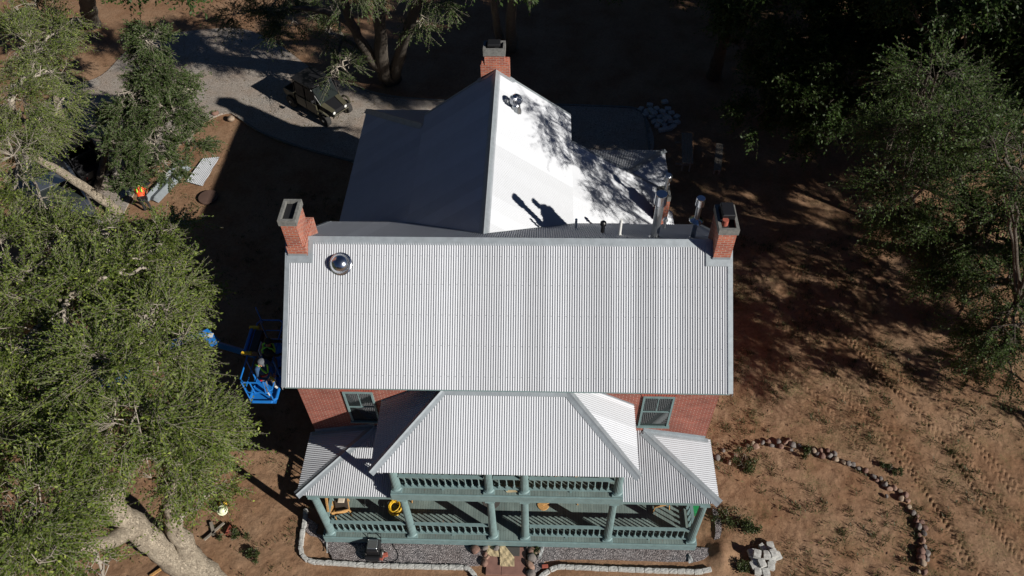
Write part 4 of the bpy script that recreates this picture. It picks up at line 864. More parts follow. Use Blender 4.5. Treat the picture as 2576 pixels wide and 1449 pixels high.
strip('edging_strip',[(905,222),(960,240),(1080,252),(1330,262),(1560,270),(1605,278),(1622,300),(1634,380)],'thin grey edging strip along the back of the gravel behind the house')
# ---------------------------------------------------------------- utility vehicles
def utv(loc,rz,label,body,dark,scale=1):
    t=empty('utility_vehicle',loc,rz,label,'utility vehicle'); t.scale=(scale,)*3
    # +x forward, length 3.7, width 1.55
    mb=MB(); mb.prism([(-1.75,-.6),(1.0,-.6),(1.3,-.5),(1.3,.5),(1.0,.6),(-1.75,.6)],.32,.5); mb.box(-.75,1.0,-.72,.72,.34,.5,bev=.03); part(mb,'chassis',M['black'],t)
    mb=MB()   # hood, sloped
    mb.add([(.85,-.62,.5),(1.75,-.48,.55),(1.75,.48,.55),(.85,.62,.5),(.85,-.62,1.08),(1.7,-.45,.86),(1.7,.45,.86),(.85,.62,1.08)],[(3,2,1,0),(4,5,6,7),(0,1,5,4),(1,2,6,5),(2,3,7,6),(3,0,4,7)]); part(mb,'hood',dark,t)
    for s_ in (-1,1):
        mb=MB(); mb.slab([(.9,s_*.66,1.1),(1.72,s_*.52,.9),(1.72,s_*.28,.9),(.95,s_*.36,1.11)],(0,0,-.03)) if s_>0 else mb.slab([(.95,-.36,1.11),(1.72,-.28,.9),(1.72,-.52,.9),(.9,-.66,1.1)],(0,0,-.03)); 
        mb.tube([(.95,s_*.78,.72),(1.15,s_*.82,.92),(1.45,s_*.82,.92),(1.7,s_*.74,.75)],.05,8); part(mb,'fender',body,t)
        for k,(x0,x1) in enumerate(((-.75,.02),(.06,.88))):
            mb=MB(); mb.box(x0,x1,s_*.76-.03,s_*.76+.03,.48,1.05,bev=.02); dr=part(mb,'door',body,t)
            b=MB(); b.slab([(x0+.03,s_*.745,1.07),(x1-.03,s_*.745,1.07),(x1-.05,s_*.68,1.76),(x0+.03,s_*.68,1.76)] if s_<0 else [(x0+.03,s_*.68,1.76),(x1-.05,s_*.68,1.76),(x1-.03,s_*.745,1.07),(x0+.03,s_*.745,1.07)],(0,-s_*.015,0)); part(b,'door_window',M['tarp'],dr)
            b=MB(); b.box(x0+.08,x0+.2,s_*.79-.012,s_*.79+.012,.9,.94); part(b,'handle',M['black'],dr)
        for x in (1.32,-1.28):
            mb=MB(); mb.lathe((x,s_*.72,.36),[(.2,-.12),(.33,-.13),(.36,-.08),(.36,.08),(.33,.13),(.2,.12)],26,axis=(0,1,0),flute=lambda k,i:(1 if k%2 or i in(0,5) else .95)); wh=part(mb,'wheel',M['rubber'],t)
            b=MB(); b.lathe((x,s_*.72,.36),[(.2,-.10),(.2,.10)],18,axis=(0,1,0)); b.lathe((x,s_*.83,.36),[(.07,-.02),(.07,.05)],10,axis=(0,s_,0)); part(b,'rim',M['steel'],wh)
        mb=MB(); mb.tube([(1.05,s_*.6,1.05),(.55,s_*.66,1.82),(-.8,s_*.66,1.84),(-.95,s_*.66,1.0)],.032,8); part(mb,'roll_bar',M['black'],t)
        mb=MB(); mb.lathe((1.73,s_*.38,.76),[(.07,0),(.08,.02),(.05,.04)],14,axis=(1,0,0)); part(mb,'headlight',M['white'],t)
        mb=MB(); mb.box(-1.79,-1.76,s_*.55-.05,s_*.55+.05,.62,.78); part(mb,'tail_light',M['red'],t)
        mb=MB(); mb.box(.78,.9,s_*.9-.09,s_*.9+.09,1.28,1.42,bev=.02); mb.tube([(.8,s_*.72,1.25),(.82,s_*.84,1.32)],.015,6); part(mb,'mirror',M['black'],t)
    mb=MB(); mb.prism([(-.95,-.68),(.45,-.68),(.6,-.5),(.6,.5),(.45,.68),(-.95,.68)],1.84,1.9); part(mb,'roof',M['black'],t)
    mb=MB(); mb.slab([(1.06,-.56,1.1),(.62,-.6,1.8),(.62,.6,1.8),(1.06,.56,1.1)],(-.02,0,0)); part(mb,'windshield',M['glass'],t)
    mb=MB()   # bed
    mb.box(-1.75,-1.0,-.7,.7,.62,.68); mb.box(-1.75,-1.0,-.74,-.68,.62,.96); mb.box(-1.75,-1.0,.68,.74,.62,.96); mb.box(-1.79,-1.75,-.74,.74,.62,.96); mb.box(-1.0,-.96,-.74,.74,.62,1.0); part(mb,'cargo_bed',body,t)
    for x in (-.45,.35): mb=MB(); mb.box(x-.25,x+.22,-.55,.55,.5,.8,bev=.04); mb.box(x-.3,x-.2,-.55,.55,.8,1.3,bev=.03); part(mb,'seat',M['black'],t)
    mb=MB(); mb.tube([(1.74,-.5,.5),(1.86,-.45,.72),(1.86,.45,.72),(1.74,.5,.5)],.03,8); mb.tube([(1.84,-.25,.5),(1.88,-.25,.74),(1.88,.25,.74),(1.84,.25,.5)],.022,8); part(mb,'bumper',body,t)
    mb=MB(); mb.tube([(.72,-.3,1.0),(.6,-.3,1.12)],.02,6); mb.lathe((.6,-.3,1.12),[(.15,0),(.15,.02)],16,axis=(-.7,0,.7)); part(mb,'steering_wheel',M['black'],t)
    return t
a_=at(862,292,.3); b_=at(740,222,.3); d=a_-b_; c=(at(800,250,.6)); utv((c.x,c.y,0),math.atan2(d.y,d.x),'dark tan crew utility vehicle parked on the gravel drive',M['tan'],M['black'])
c=at(205,398,.6); utv((c.x,c.y,0),2.4,'dark utility vehicle half hidden under the left trees beside the drive',M['black'],M['black'])
# silver pickup glimpsed beneath foliage
c=at(160,500,.5); pk=empty('pickup_truck',(c.x,c.y,0),-.9,'silver pickup truck mostly hidden beneath the left trees','pickup truck')
mb=MB(); mb.add([(x,y,z) for x,y,z in [(-2.6,-.95,.45),(2.6,-.95,.45),(2.6,.95,.45),(-2.6,.95,.45),(-2.6,-.95,1.05),(2.5,-.88,.98),(2.5,.88,.98),(-2.6,.95,1.05)]],[(3,2,1,0),(4,5,6,7),(0,1,5,4),(1,2,6,5),(2,3,7,6),(3,0,4,7)]); part(mb,'body',M['steel'],pk)
mb=MB(); mb.add([(-.7,-.85,1.05),(1.3,-.85,1.03),(1.3,.85,1.03),(-.7,.85,1.05),(-.5,-.7,1.72),(.6,-.7,1.72),(.6,.7,1.72),(-.5,.7,1.72)],[(4,5,6,7),(0,1,5,4),(1,2,6,5),(2,3,7,6),(3,0,4,7)]); part(mb,'cab',M['glass'],pk)
mb=MB(); mb.box(-.48,.55,-.68,.68,1.725,1.76,bev=.01); part(mb,'cab_roof',M['steel'],pk)
mb=MB(); mb.box(-2.5,-.8,-.8,.8,1.055,1.07); part(mb,'truck_bed',M['black'],pk)
for x in (-1.7,1.7):
    for s_ in (-1,1): mb=MB(); mb.lathe((x,s_*.86,.38),[(.2,-.11),(.36,-.12),(.38,0),(.36,.12),(.2,.11)],22,axis=(0,1,0)); part(mb,'wheel',M['rubber'],pk)

# ---------------------------------------------------------------- boom lift
ZF=5.0
f0=at(628,1012,ZF); f1=at(690,1014,ZF); BX0,BX1=f0.x,f0.x+.80; BY0=f0.y; BY1=BY0+2.3
lift=empty('boom_lift',(at(300,960).x,at(300,960).y,0),0,'blue boom lift with basket raised to the left roof edge','boom lift')
LP=Matrix.Translation((-lift.location.x,-lift.location.y,0))
def lp(mb,name,mt,par=None):
    o=mb.build(name,mt)
    if par is None: o.parent=lift; o.matrix_parent_inverse=LP
    else: o.parent=par
    return o
mb=MB(); mb.box(BX0,BX1,BY0,BY1,ZF-.05,ZF-.03)
for k in range(7): mb.box(BX0+.02,BX1-.02,BY0+.3*k+.05,BY0+.3*k+.09,ZF-.028,ZF-.015)
basket=lp(mb,'basket_floor',M['blue'])
mb=MB(); z1=ZF+1.08
def loop(z,r,g=0): 
    e=.12; P=[(BX0+e,BY0,z),(BX1-e,BY0,z),(BX1,BY0+e,z),(BX1,BY1-e,z),(BX1-e,BY1,z),(BX0+e,BY1,z),(BX0,BY1-e,z),(BX0,BY0+e,z),(BX0+e,BY0,z),(BX1-e,BY0,z)]; mb.tube(P,r,8)
loop(z1,.024); loop(ZF+.55,.018); loop(ZF+.04,.05)
for (x,y) in ((BX0+.05,BY0+.02),(BX1-.05,BY0+.02),(BX0,BY0+.8),(BX1,BY0+.8),(BX0,BY1-.8),(BX1,BY1-.7),(BX0+.05,BY1-.02),(BX1-.05,BY1-.02)): mb.tube([(x,y,ZF),(x,y,z1)],.022,8)
lp(mb,'basket_rail',M['blue'])
mb=MB(); mb.tube([(BX0+.3,BY0,z1),(BX0+.32,BY0-.02,ZF+.55),(BX1-.15,BY0-.02,ZF+.55),(BX1-.1,BY0,z1)],.022,8); mb.tube([(BX0+.15,BY1-.1,z1),(BX0+.15,BY1-.1,z1+.75)],.022,8); lp(mb,'basket_gate',M['blue'])
mb=MB(); mb.box(BX0-.05,BX0+.25,BY0+1.1,BY0+1.9,z1-.25,z1+.02,bev=.02); lp(mb,'control_panel',M['black'])
mb=MB(); mb.box(BX0-.16,BX0-.06,BY0+1.05,BY0+1.95,z1-.02,z1+.06,bev=.02); lp(mb,'panel_guard',M['blue'])
for yy in (BY0+1.0,BY0+1.96): mb=MB(); mb.box(BX0-.18,BX0+.12,yy-.03,yy+.05,z1+.0,z1+.10,bev=.01); lp(mb,'guard_end',M['yellow'])
mb=MB(); mb.box(BX0+.26,BX0+.29,BY0+1.15,BY0+1.5,z1-.3,z1-.02); lp(mb,'instruction_plate',M['white'])
# boom : jib and main arms
e0=Vector((BX0-.1,BY0+1.5,ZF+.3)); e1=at(545,866,5.3); e2=at(515,838,5.6); bs=Vector(lift.location)+Vector((0,0,2.0)); e3=at(262,942,3.2)
mb=MB(); mb.tube([e0,e1],.11,4); lp(mb,'jib',M['blue'])
mb=MB(); mb.tube([e1,e2,e2+Vector((-.5,.05,-.2))],.17,4); lp(mb,'jib_mount',M['blue'])
mb=MB(); mb.tube([e2+Vector((-.4,0,-.1)),e3],.16,4); mb.tube([e3,bs],.2,4); lp(mb,'boom_arm',M['blue'])
mb=MB(); q=(e1+e2)/2+Vector((0,0,.175)); mb.box(q.x-.13,q.x+.13,q.y-.08,q.y+.08,q.z,q.z+.01,T=None); lp(mb,'capacity_sign',M['white'])
bc=Vector(lift.location); mb=MB(); mb.box(bc.x-1.1,bc.x+1.1,bc.y-.9,bc.y+.9,.5,1.0,bev=.05); mb.box(bc.x-.8,bc.x+.8,bc.y-.7,bc.y+.7,1.02,1.9,bev=.08); lp(mb,'turntable',M['blue'])
for x in (-.95,.95):
    for s_ in (-1,1): mb=MB(); mb.lathe((bc.x+x,bc.y+s_*1.0,.45),[(.2,-.15),(.42,-.16),(.45,0),(.42,.16),(.2,.15)],24,axis=(0,1,0)); lp(mb,'wheel',M['rubber'])

# ---------------------------------------------------------------- people
def person(loc,rz,label,J,cols,gear,scale=1):
    """J: joint dict in a local frame (x right, y forward, z up); one continuous skinned body"""
    names=list(J); me=D.meshes.new('person')
    bones=[('pelvis','chest'),('chest','neck'),('neck','head'),('head','crown'),('chest','shl'),('shl','ell'),('ell','wrl'),('wrl','hal'),('chest','shr'),('shr','elr'),('elr','wrr'),('wrr','har'),('pelvis','hil'),('hil','knl'),('knl','anl'),('anl','tol'),('pelvis','hir'),('hir','knr'),('knr','anr'),('anr','tor')]
    rad=dict(pelvis=.15,chest=.165,neck=.06,head=.095,crown=.08,shl=.075,shr=.075,ell=.048,elr=.048,wrl=.032,wrr=.032,hal=.036,har=.036,hil=.1,hir=.1,knl=.065,knr=.065,anl=.045,anr=.045,tol=.045,tor=.045)
    me.from_pydata([J[n] for n in names],[(names.index(a),names.index(b)) for a,b in bones],[])
    o=D.objects.new('tmp_body',me); COL.objects.link(o)
    md=o.modifiers.new('s','SKIN'); sv=me.skin_vertices[0].data
    for i,n in enumerate(names): sv[i].radius=(rad[n]*(1.15 if n=='chest' else 1),rad[n]); sv[i].use_root=(n=='pelvis')
    o.modifiers.new('d','SUBSURF').levels=2; o.modifiers['d'].render_levels=2
    dg=bpy.context.evaluated_depsgraph_get(); ev=o.evaluated_get(dg); m2=D.meshes.new_from_object(ev); D.objects.remove(o); 
    mb=MB(); mb.v=[tuple(v.co) for v in m2.vertices]; 
    JV={n:Vector(J[n]) for n in names}
    def zone(c):
        best=None
        for a,b in bones:
            A,B=JV[a],JV[b]; ab=B-A; t=max(0,min(1,(c-A).dot(ab)/ab.length_squared)); d=(c-(A+ab*t)).length
            if best is None or d<best[0]: best=(d,a,b,t)
        _,a,b,t=best
        if a in('neck','head') : return 0
        if a in('wrl','wrr'): return 0
        if a in('anl','anr'): return 3
        if a in('hil','hir','knl','knr') or b in('hil','hir'): return 2
        if a=='pelvis' and t<.25: return 2
        return 1
    for p in m2.polygons: mb.f.append(tuple(p.vertices)); mb.m.append(zone(p.center))
    for w_,h_ in (('wrl','hal'),('wrr','har')):     # palm, five fingers
        A,B=JV[w_],JV[h_]; d=(B-A).normalized(); s=d.cross(Vector((0,0,1))); s=s.normalized() if s.length>.1 else Vector((1,0,0)); u=s.cross(d)
        for k,(off,ln) in enumerate(((-.03,.06),(-.01,.075),(.01,.07),(.03,.055))):
            p0=B+s*off; mb.tube([p0,p0+d*ln*.5-u*.008,p0+d*ln*.85-u*.035],[.0095,.009,.006],6,0)
        sg=-1 if w_=='wrl' else 1; p0=B-d*.03+s*sg*.03; mb.tube([p0,p0+s*sg*.03+d*.02,p0+s*sg*.035+d*.05-u*.01],[.012,.01,.007],6,0)
    # face: nose, ears, eyes, mouth
    hd=JV['head']; f=(Vector((0,1,-.35))).normalized()
    mb.tube([hd+f*.085+Vector((0,0,.02)),hd+f*.118+Vector((0,0,-.015))],[.008,.014],6,0)
    for s_ in (-1,1): mb.tube([hd+Vector((s_*.085,-.005,-.02)),hd+Vector((s_*.1,-.012,.03))],[.012,.018],6,0); mb.tube([hd+f*.082+Vector((s_*.032,0,.025)),hd+f*.092+Vector((s_*.032,0,.025))],.01,6,4)
    mb.tube([hd+f*.088+Vector((-.025,0,-.05)),hd+f*.088+Vector((.025,0,-.05))],.006,5,4)
    b=mb.build('person',[M['skin'],cols[0],cols[1],cols[2],M['black']],smooth=True); b.location=loc; b.rotation_euler=(0,0,rz); b.scale=(scale,)*3
    tag(b,label,'person')
    hat=MB(); c=hd+Vector((0,-.005,.03))
    hat.lathe(c,[(.104,0),(.106,.03),(.09,.075),(.05,.1),(.01,.106)],20)
    hat.slab([c+Vector((-.075,.07,.012)),c+Vector((.075,.07,.012)),c+Vector((.055,.175,-.01)),c+Vector((-.055,.175,-.01))],(0,0,-.008))
    part(hat,'cap',gear[0],b,smooth=False)
    hn=MB(); ch=JV['chest']; pv=JV['pelvis']
    for s_ in (-1,1):
        sh=JV['shl' if s_<0 else 'shr']; up=Vector((0,0,.0)); a=(ch+sh)/2
        pts=[a+Vector((0,-.17,-.12)),a+Vector((0,-.15,.05)),a+Vector((0,-.02,.135)),a+Vector((0,.14,.04)),(a+pv)/2+Vector((-s_*.02,.185,.0))]
        for p_,q_ in zip(pts[:-1],pts[1:]): hn.tube([p_,q_],.028,4)
    part(hn,'harness',gear[1],b)
    bl=MB(); bl.lathe(pv+Vector((0,0,.06)),[(.185,0),(.19,.03),(.185,.06)],16); bl.box(pv.x+.14,pv.x+.24,pv.y-.05,pv.y+.1,pv.z-.08,pv.z+.08); part(bl,'tool_belt',gear[2],b)
    return b
base=dict(pelvis=(0,0,.93),chest=(0,.06,1.30),neck=(0,.1,1.48),head=(0,.15,1.60),crown=(0,.15,1.70),shl=(-.19,.07,1.40),ell=(-.26,.16,1.14),wrl=(-.12,.36,1.08),hal=(-.06,.42,1.08),shr=(.19,.07,1.40),elr=(.27,.18,1.14),wrr=(.14,.40,1.12),har=(.08,.46,1.13),hil=(-.1,0,.86),knl=(-.12,.05,.48),anl=(-.13,0,.08),tol=(-.14,.16,.045),hir=(.1,0,.86),knr=(.13,.05,.48),anr=(.15,-.02,.08),tor=(.17,.14,.045))
h1=at(652,908,ZF+1.62)
pA=person((h1.x-.05,h1.y+.05,ZF-.012),-2.2,'person in navy shirt and grey cap holding a drill in the lift basket',base,(M['denim'],M['greycloth'],M['white']),(M['greycloth'],M['hivis'],M['red']))
h2=at(672,858,ZF+1.6); J=dict(base); J.update(elr=(.30,.34,1.30),wrr=(.22,.62,1.34),har=(.20,.70,1.35),ell=(-.28,.3,1.25),wrl=(-.22,.55,1.28),hal=(-.2,.63,1.29))
pB=person((h2.x-.1,h2.y-.05,ZF-.012),-1.45,'person in dark hoodie reaching to the roof edge from the lift basket',J,(M['darkcloth'],M['greycloth'],M['darkcloth']),(M['darkcloth'],M['hivis'],M['darkcloth']))
# drill in hand
dm=MB(); hv=pA.matrix_basis@Vector(base['har']); hx=Matrix.Rotation(-2.2,4,'Z')
c=Vector((h1.x-.05,h1.y+.05,ZF))+hx@Vector((.05,.5,1.15)); dd=(hx@Vector((0,1,0))).normalized()
dm.tube([c-dd*.08,c+dd*.12],.035,10); dm.tube([c-Vector((0,0,.02)),c-Vector((0,0,.16))],.024,8); dm.tube([c+dd*.12,c+dd*.2],.01,6); tag(dm.build('drill',M['yellow']),'yellow cordless drill in the hand of the person in navy','drill')
# worker in orange, bending over beside the metal trims
J=dict(base); J.update(pelvis=(0,-.1,.85),chest=(0,.22,1.1),neck=(0,.36,1.2),head=(0,.46,1.24),crown=(0,.53,1.28),shl=(-.19,.26,1.16),shr=(.19,.26,1.16),ell=(-.26,.42,.9),elr=(.26,.42,.9),wrl=(-.12,.56,.7),wrr=(.12,.56,.7),hal=(-.1,.6,.62),har=(.1,.6,.62),hil=(-.1,-.1,.8),hir=(.1,-.1,.8),knl=(-.12,.05,.45),knr=(.12,.05,.45))
h3=at(*C2(1140,850),1.0); pC=person((h3.x,h3.y-.05,-.03),.3,'person in bright orange shirt bending by the metal trims',J,(M['orange'],M['darkcloth'],M['darkcloth']),(M['hivis'],M['hivis'],M['black']))

# ---------------------------------------------------------------- trees
TIPK=.36
def unit(v): return v/np.maximum(np.linalg.norm(v,axis=-1,keepdims=True),1e-9)
def prisms(P0,P1,r0,r1,n=3):
    N=len(P0); t=unit(P1-P0); ref=np.where(np.abs(t[:,2:3])<.9,np.array([[0,0,1.]]),np.array([[1.,0,0]])); a=unit(np.cross(t,ref)); b=np.cross(a,t)
    V=[]
    for P,r in ((P0,r0),(P1,r1)):
        for k in range(n):
            an=2*math.pi*k/n; V.append(P+(a*math.cos(an)+b*math.sin(an))*r[:,None])
    V=np.stack(V,1).reshape(-1,3); base=(np.arange(N)*2*n)[:,None]
    F=np.concatenate([base+np.array([[k,(k+1)%n,n+(k+1)%n,n+k]]) for k in range(n)],0)
    return V,F
def tree(name,label,trunks,blobs,leaf,bark,leafsz=.085,per=16,sprays=6,spray=1.0,dens=1.0,group=None,seed=1,droop=.35,lw=.5,cat='tree'):
    """trunks: list of [(Vector,r)...] limbs; blobs: (cx,cy,cz,rx,ry,rz,tips)"""
    r=np.random.default_rng(seed); b0=trunks[0][0][0]
    root=empty(name,(b0.x,b0.y,0),0,label,cat,group); IP=Matrix.Translation((-b0.x,-b0.y,0))
    mb=MB(); LP_=[];LR=[]
    for path in trunks:
        P=[p for p,_ in path]; Rr=[q for _,q in path]; SP=smooth_poly(P,5,False); n=len(SP)
        rr=[]
        for i in range(n):
            t=i/(n-1)*(len(P)-1); k=min(int(t),len(P)-2); rr.append(Rr[k]+(Rr[k+1]-Rr[k])*(t-k))
        SP=[p+Vector((random.uniform(-1,1),random.uniform(-1,1),0))*rr[i]*.12 for i,p in enumerate(SP)]
        b=len(mb.v); mb.tube(SP,rr,14)
        for i in range(b,len(mb.v)): # knobbly bark
            x,y,z=mb.v[i]; j=1+.0; c=SP[min((i-b)//14,n-1)]; f=1+.10*math.sin(z*7+x*9)+.06*random.uniform(-1,1); mb.v[i]=(c.x+(x-c.x)*f,c.y+(y-c.y)*f,c.z+(z-c.z)*f)
        for p,q in zip(SP,rr):
            if p.z>1.5: LP_.append(tuple(p)); LR.append(q)
    o=mb.build('trunk',bark,smooth=True); o.parent=root; o.matrix_parent_inverse=IP
    LPn=np.array(LP_)
    # main boughs to each blob, tips off them
    bV=[];bF=[];off=0
    def addp(P0,P1,r0,r1,n=3):
        nonlocal off
        V,F=prisms(P0,P1,r0,r1,n); bV.append(V); bF.append(F+off); off+=len(V)
    LV=[];
    for (cx,cy,cz,rx,ry,rz_,tips) in blobs:
        tips=int(tips*dens*TIPK); C=np.array([cx,cy,cz]); Rv=np.array([rx,ry,rz_])
        k=np.argmin(((LPn-C)**2).sum(1)+ (LPn[:,2]>cz+.5)*4); S=LPn[k]
        # bough: curved polyline from limb to blob, then radiating subbranches
        mid=(S+C)/2+np.array([0,0,.35])+r.normal(0,.25,3); T=np.linspace(0,1,9)[:,None]; bg=(1-T)**2*S+2*T*(1-T)*mid+T**2*C+r.normal(0,.05,(9,3)); bg[0]=S
        rb=np.linspace(min(.12,LR[k]*.7),.035,9); addp(bg[:-1],bg[1:],rb[:-1],rb[1:],6)
        nsub=max(5,tips//14); d=unit(r.normal(size=(nsub,3))+np.array([0,0,.15])); sub=C+d*Rv*r.uniform(.45,.8,(nsub,1))
        st=bg[r.integers(4,9,nsub)]; ms=(st+sub)/2+r.normal(0,.15,(nsub,3))+np.array([0,0,.15])
        addp(st,ms,np.full(nsub,.026),np.full(nsub,.018),4); addp(ms,sub,np.full(nsub,.018),np.full(nsub,.011),4)
        # tips
        ncl=max(4,tips//9); dt=unit(r.normal(size=(ncl,3))+np.array([0,0,.3])); cl=C+dt*Rv*(r.uniform(.3,1.12,(ncl,1))**.6)
        ci=r.integers(0,ncl,tips); tp=cl[ci]+r.normal(0,1,(tips,3))*np.array([.24,.24,.13])*r.uniform(.6,1.3,(tips,1))
        nodes_=np.concatenate([sub,ms,bg[5:]],0); kk=np.array([np.argmin(((nodes_-t_)**2).sum(1)) for t_ in tp]); s2=nodes_[kk]
        m2=(s2+tp)/2+r.normal(0,.09,(tips,3))+np.array([0,0,.07]); addp(s2,m2,np.full(tips,.011),np.full(tips,.008)); addp(m2,tp,np.full(tips,.008),np.full(tips,.005))
        # sprays of leaves
        out=unit(tp-C); ns=sprays; A=np.repeat(tp,ns,0)-np.repeat(unit(tp-m2),ns,0)*r.uniform(0,.35,(tips*ns,1)); dr=unit(np.repeat(out+r.normal(0,.45,(tips,3)),ns,0)*.9+r.normal(0,.38,(tips*ns,3))+np.array([0,0,-droop*.5]))
        ln=spray*r.uniform(.45,1.1,(tips*ns,1)); E=A+dr*ln+np.array([0,0,-droop*.35])*ln
        addp(A,E,np.full(len(A),.0045),np.full(len(A),.0025))
        nl=per; t=np.tile((np.arange(nl)+.6)/nl,len(A))[:,None]; Q=np.repeat(A,nl,0); QE=np.repeat(E,nl,0); dd=unit(QE-Q); pos=Q+(QE-Q)*t-np.array([0,0,.12*droop])*t*t
        side=np.tile(np.where(np.arange(nl)%2==0,1,-1),len(A))[:,None]; upv=np.array([0,0,1.])+r.normal(0,.45,(len(pos),3)); sd=unit(np.cross(dd,upv))*side
        ld=unit(dd*.9+sd*.9+r.normal(0,.3,(len(pos),3))); nv=unit(np.cross(ld,np.cross(unit(upv),ld))+r.normal(0,.35,(len(pos),3))); wv=unit(np.cross(ld,nv))
        L_=leafsz*r.uniform(.6,1.25,(len(pos),1)); Wd=L_*lw*.5
        LV.append(np.stack([pos,pos+ld*L_*.45+wv*Wd,pos+ld*L_,pos+ld*L_*.45-wv*Wd],1).reshape(-1,3))
    V=np.concatenate(LV,0); F=np.arange(len(V)).reshape(-1,4)
    o=npmesh('crown',V,F,[leaf]); o.parent=root; o.matrix_parent_inverse=IP
    V=np.concatenate(bV,0); F=np.concatenate(bF,0); o=npmesh('branches',V,F,[M['twig'] if bark is M['bark'] or leaf is M['leaf3'] else M['barkd']],smooth=True); o.parent=root; o.matrix_parent_inverse=IP
    return root
def B(u,v,z,r,tips,rz=None,ry=None):
    p=at(u,v,z); return (p.x,p.y,p.z,r,ry or r,rz or r*.75,tips)
def T(*a): return [(at(u,v,z),r) for u,v,z,r in a]
# big elm, lower left
tree('elm_tree','big leaning elm with pale split trunk at the lower left beside the porch',
 [T((530,1475,-.1,.62),(480,1425,.7,.5),(415,1385,1.8,.42),(345,1330,3.0,.36),(290,1275,4.2,.3),(240,1200,5.4,.22),(220,1080,6.6,.15)),
  T((500,1440,.5,.40),(465,1370,1.8,.3),(440,1330,2.6,.24),(430,1260,4.0,.18),(460,1150,5.6,.12),(500,1000,6.6,.09)),
  T((345,1330,3.0,.3),(240,1370,4.4,.2),(130,1380,5.8,.14),(40,1390,6.6,.08)),T((290,1275,4.2,.2),(330,1130,5.8,.13),(370,930,7.0,.09),(340,780,7.6,.06))],
 [B(480,1090,6.2,1.0,190),B(400,1165,5.6,.9,170),B(470,1030,6.4,.85,160),B(395,915,6.8,.9,200),B(330,1060,7.2,1.3,250),B(180,1140,6.8,1.1,210),B(380,820,7.2,1.3,240),B(410,780,6.6,.6,90),B(420,700,6.4,.5,60),B(120,1270,6.9,1.2,220),B(60,1380,6.8,1.1,180),B(180,1400,5.5,.9,130),B(260,920,7.6,1.3,240),B(430,1240,3.6,.4,30),B(540,1100,5.0,.5,50),B(500,1180,4.4,.8,90),B(30,1440,6,.9,100),B(250,1440,3.6,.6,40),B(540,1230,2.6,.55,40)],
 M['leaf'],M['bark'],leafsz=.098,lw=.5,dens=1.1,seed=11)
tree('elm_tree','wide elm at the left edge with one pale bare limb showing',
 [T((-170,1120,0,.5),(-60,1060,2.5,.42),(0,1000,4.2,.34),(60,1060,5.2,.25),(150,1135,6.2,.16)),T((-60,1060,2.5,.3),(0,900,5,.2),(120,780,7,.14),(260,700,8,.08)),T((-60,1060,2.5,.25),(-30,760,5.5,.15),(60,640,7,.1))],
 [B(100,1000,6.6,1.2,190),B(180,860,7.2,1.3,240),B(60,880,7.2,1.3,220),B(80,740,7.2,1.3,220),B(220,730,7.4,1.2,220),B(330,680,7.2,1.1,200),B(410,620,6.8,1.0,160),B(130,620,6.8,1.2,200),B(20,640,6.8,1.2,180),B(280,590,6.6,1.0,140),B(40,1110,6.4,1.0,110),B(180,1010,6.8,1.0,150),B(450,710,6.4,.8,120)],
 M['leaf'],M['bark'],leafsz=.098,lw=.5,dens=1.2,seed=23)
tree('elm_tree','tall elm filling the upper left corner with two thick limbs',
 [T((300,535,0,.23),(240,490,1.5,.2),(150,430,3.4,.17),(90,395,4.6,.15),(40,330,6,.11),(30,230,7.5,.1)),T((182,385,0,.24),(165,330,1.4,.2),(145,270,2.8,.15),(135,220,4,.12),(110,140,6.5,.08))],
 [B(40,480,7,1.1,170),B(110,530,6.6,.9,120),B(30,380,7.2,1.2,200),B(100,300,6.6,1.0,150),B(40,250,7.4,1.3,220),B(130,180,7,1.1,190),B(60,120,7.6,1.3,220),B(150,80,7,1.0,150),B(40,20,7.5,1.2,180),B(110,20,7,1.0,120),B(160,250,5.6,.6,60)],
 M['leaf'],M['bark'],leafsz=.085,seed=37)
tree('small_elm','small elm with dark thin trunk standing in the gravel drive',
 [T((243,478,0,.17),(255,430,.9,.15),(266,380,1.9,.13),(280,320,3.1,.1),(330,240,4.5,.07)),T((266,380,1.9,.08),(340,340,3,.06),(430,330,3.6,.04)),T((280,320,3.1,.07),(380,200,4.6,.05),(380,110,5.4,.03))],
 [B(380,110,5.2,.95,110),B(400,200,4.8,1.15,160),B(340,260,4.4,1.0,130),B(440,290,4.0,1.0,120),B(300,300,3.8,.8,80),B(380,360,3.4,1.0,110),B(310,390,3.2,.7,60),B(480,230,4.0,.6,45),B(490,370,2.8,.75,55),B(330,460,2.6,.6,35),B(420,420,2.6,.7,40)],
 M['leaf3'],M['barkd'],leafsz=.105,lw=.55,dens=2.0,spray=.7,seed=41)
# back trees
tree('cottonwood_tree','multi stemmed cottonwood behind the driveway with boughs over the utility vehicle',
 [T((985,205,-.1,.52),(962,170,1.5,.36),(958,90,5,.3),(952,-20,9,.22)),T((990,200,0,.38),(1010,120,3.4,.28),(1045,20,7.5,.22),(1080,-60,10,.2)),T((975,190,0,.36),(930,140,3,.28),(885,60,6,.2),(860,-30,9,.14)),T((885,60,6,.2),(820,30,5.6,.15),(740,20,5.2,.1),(680,30,4.8,.06)),T((930,140,3,.14),(865,100,3.6,.09),(855,150,3.2,.06),(880,190,2.8,.03))],
 [B(650,40,4.6,.9,110),B(740,50,4.6,1.0,130),B(720,-10,4.2,.8,70),B(830,20,4.4,.9,80),B(830,100,3.6,.6,45),B(880,160,3.0,.5,30),B(800,-60,9,1.7,180),B(900,-80,10,1.8,170),B(1030,-90,10,1.8,170),B(1100,-40,9,1.2,110),B(1070,60,6,.7,50),B(960,-180,11,2,160),B(600,35,4.2,.6,60),B(690,105,3.6,.5,40),B(850,190,2.8,.35,14)],
 M['leaf3'],M['barkd'],leafsz=.098,lw=.5,seed=53)
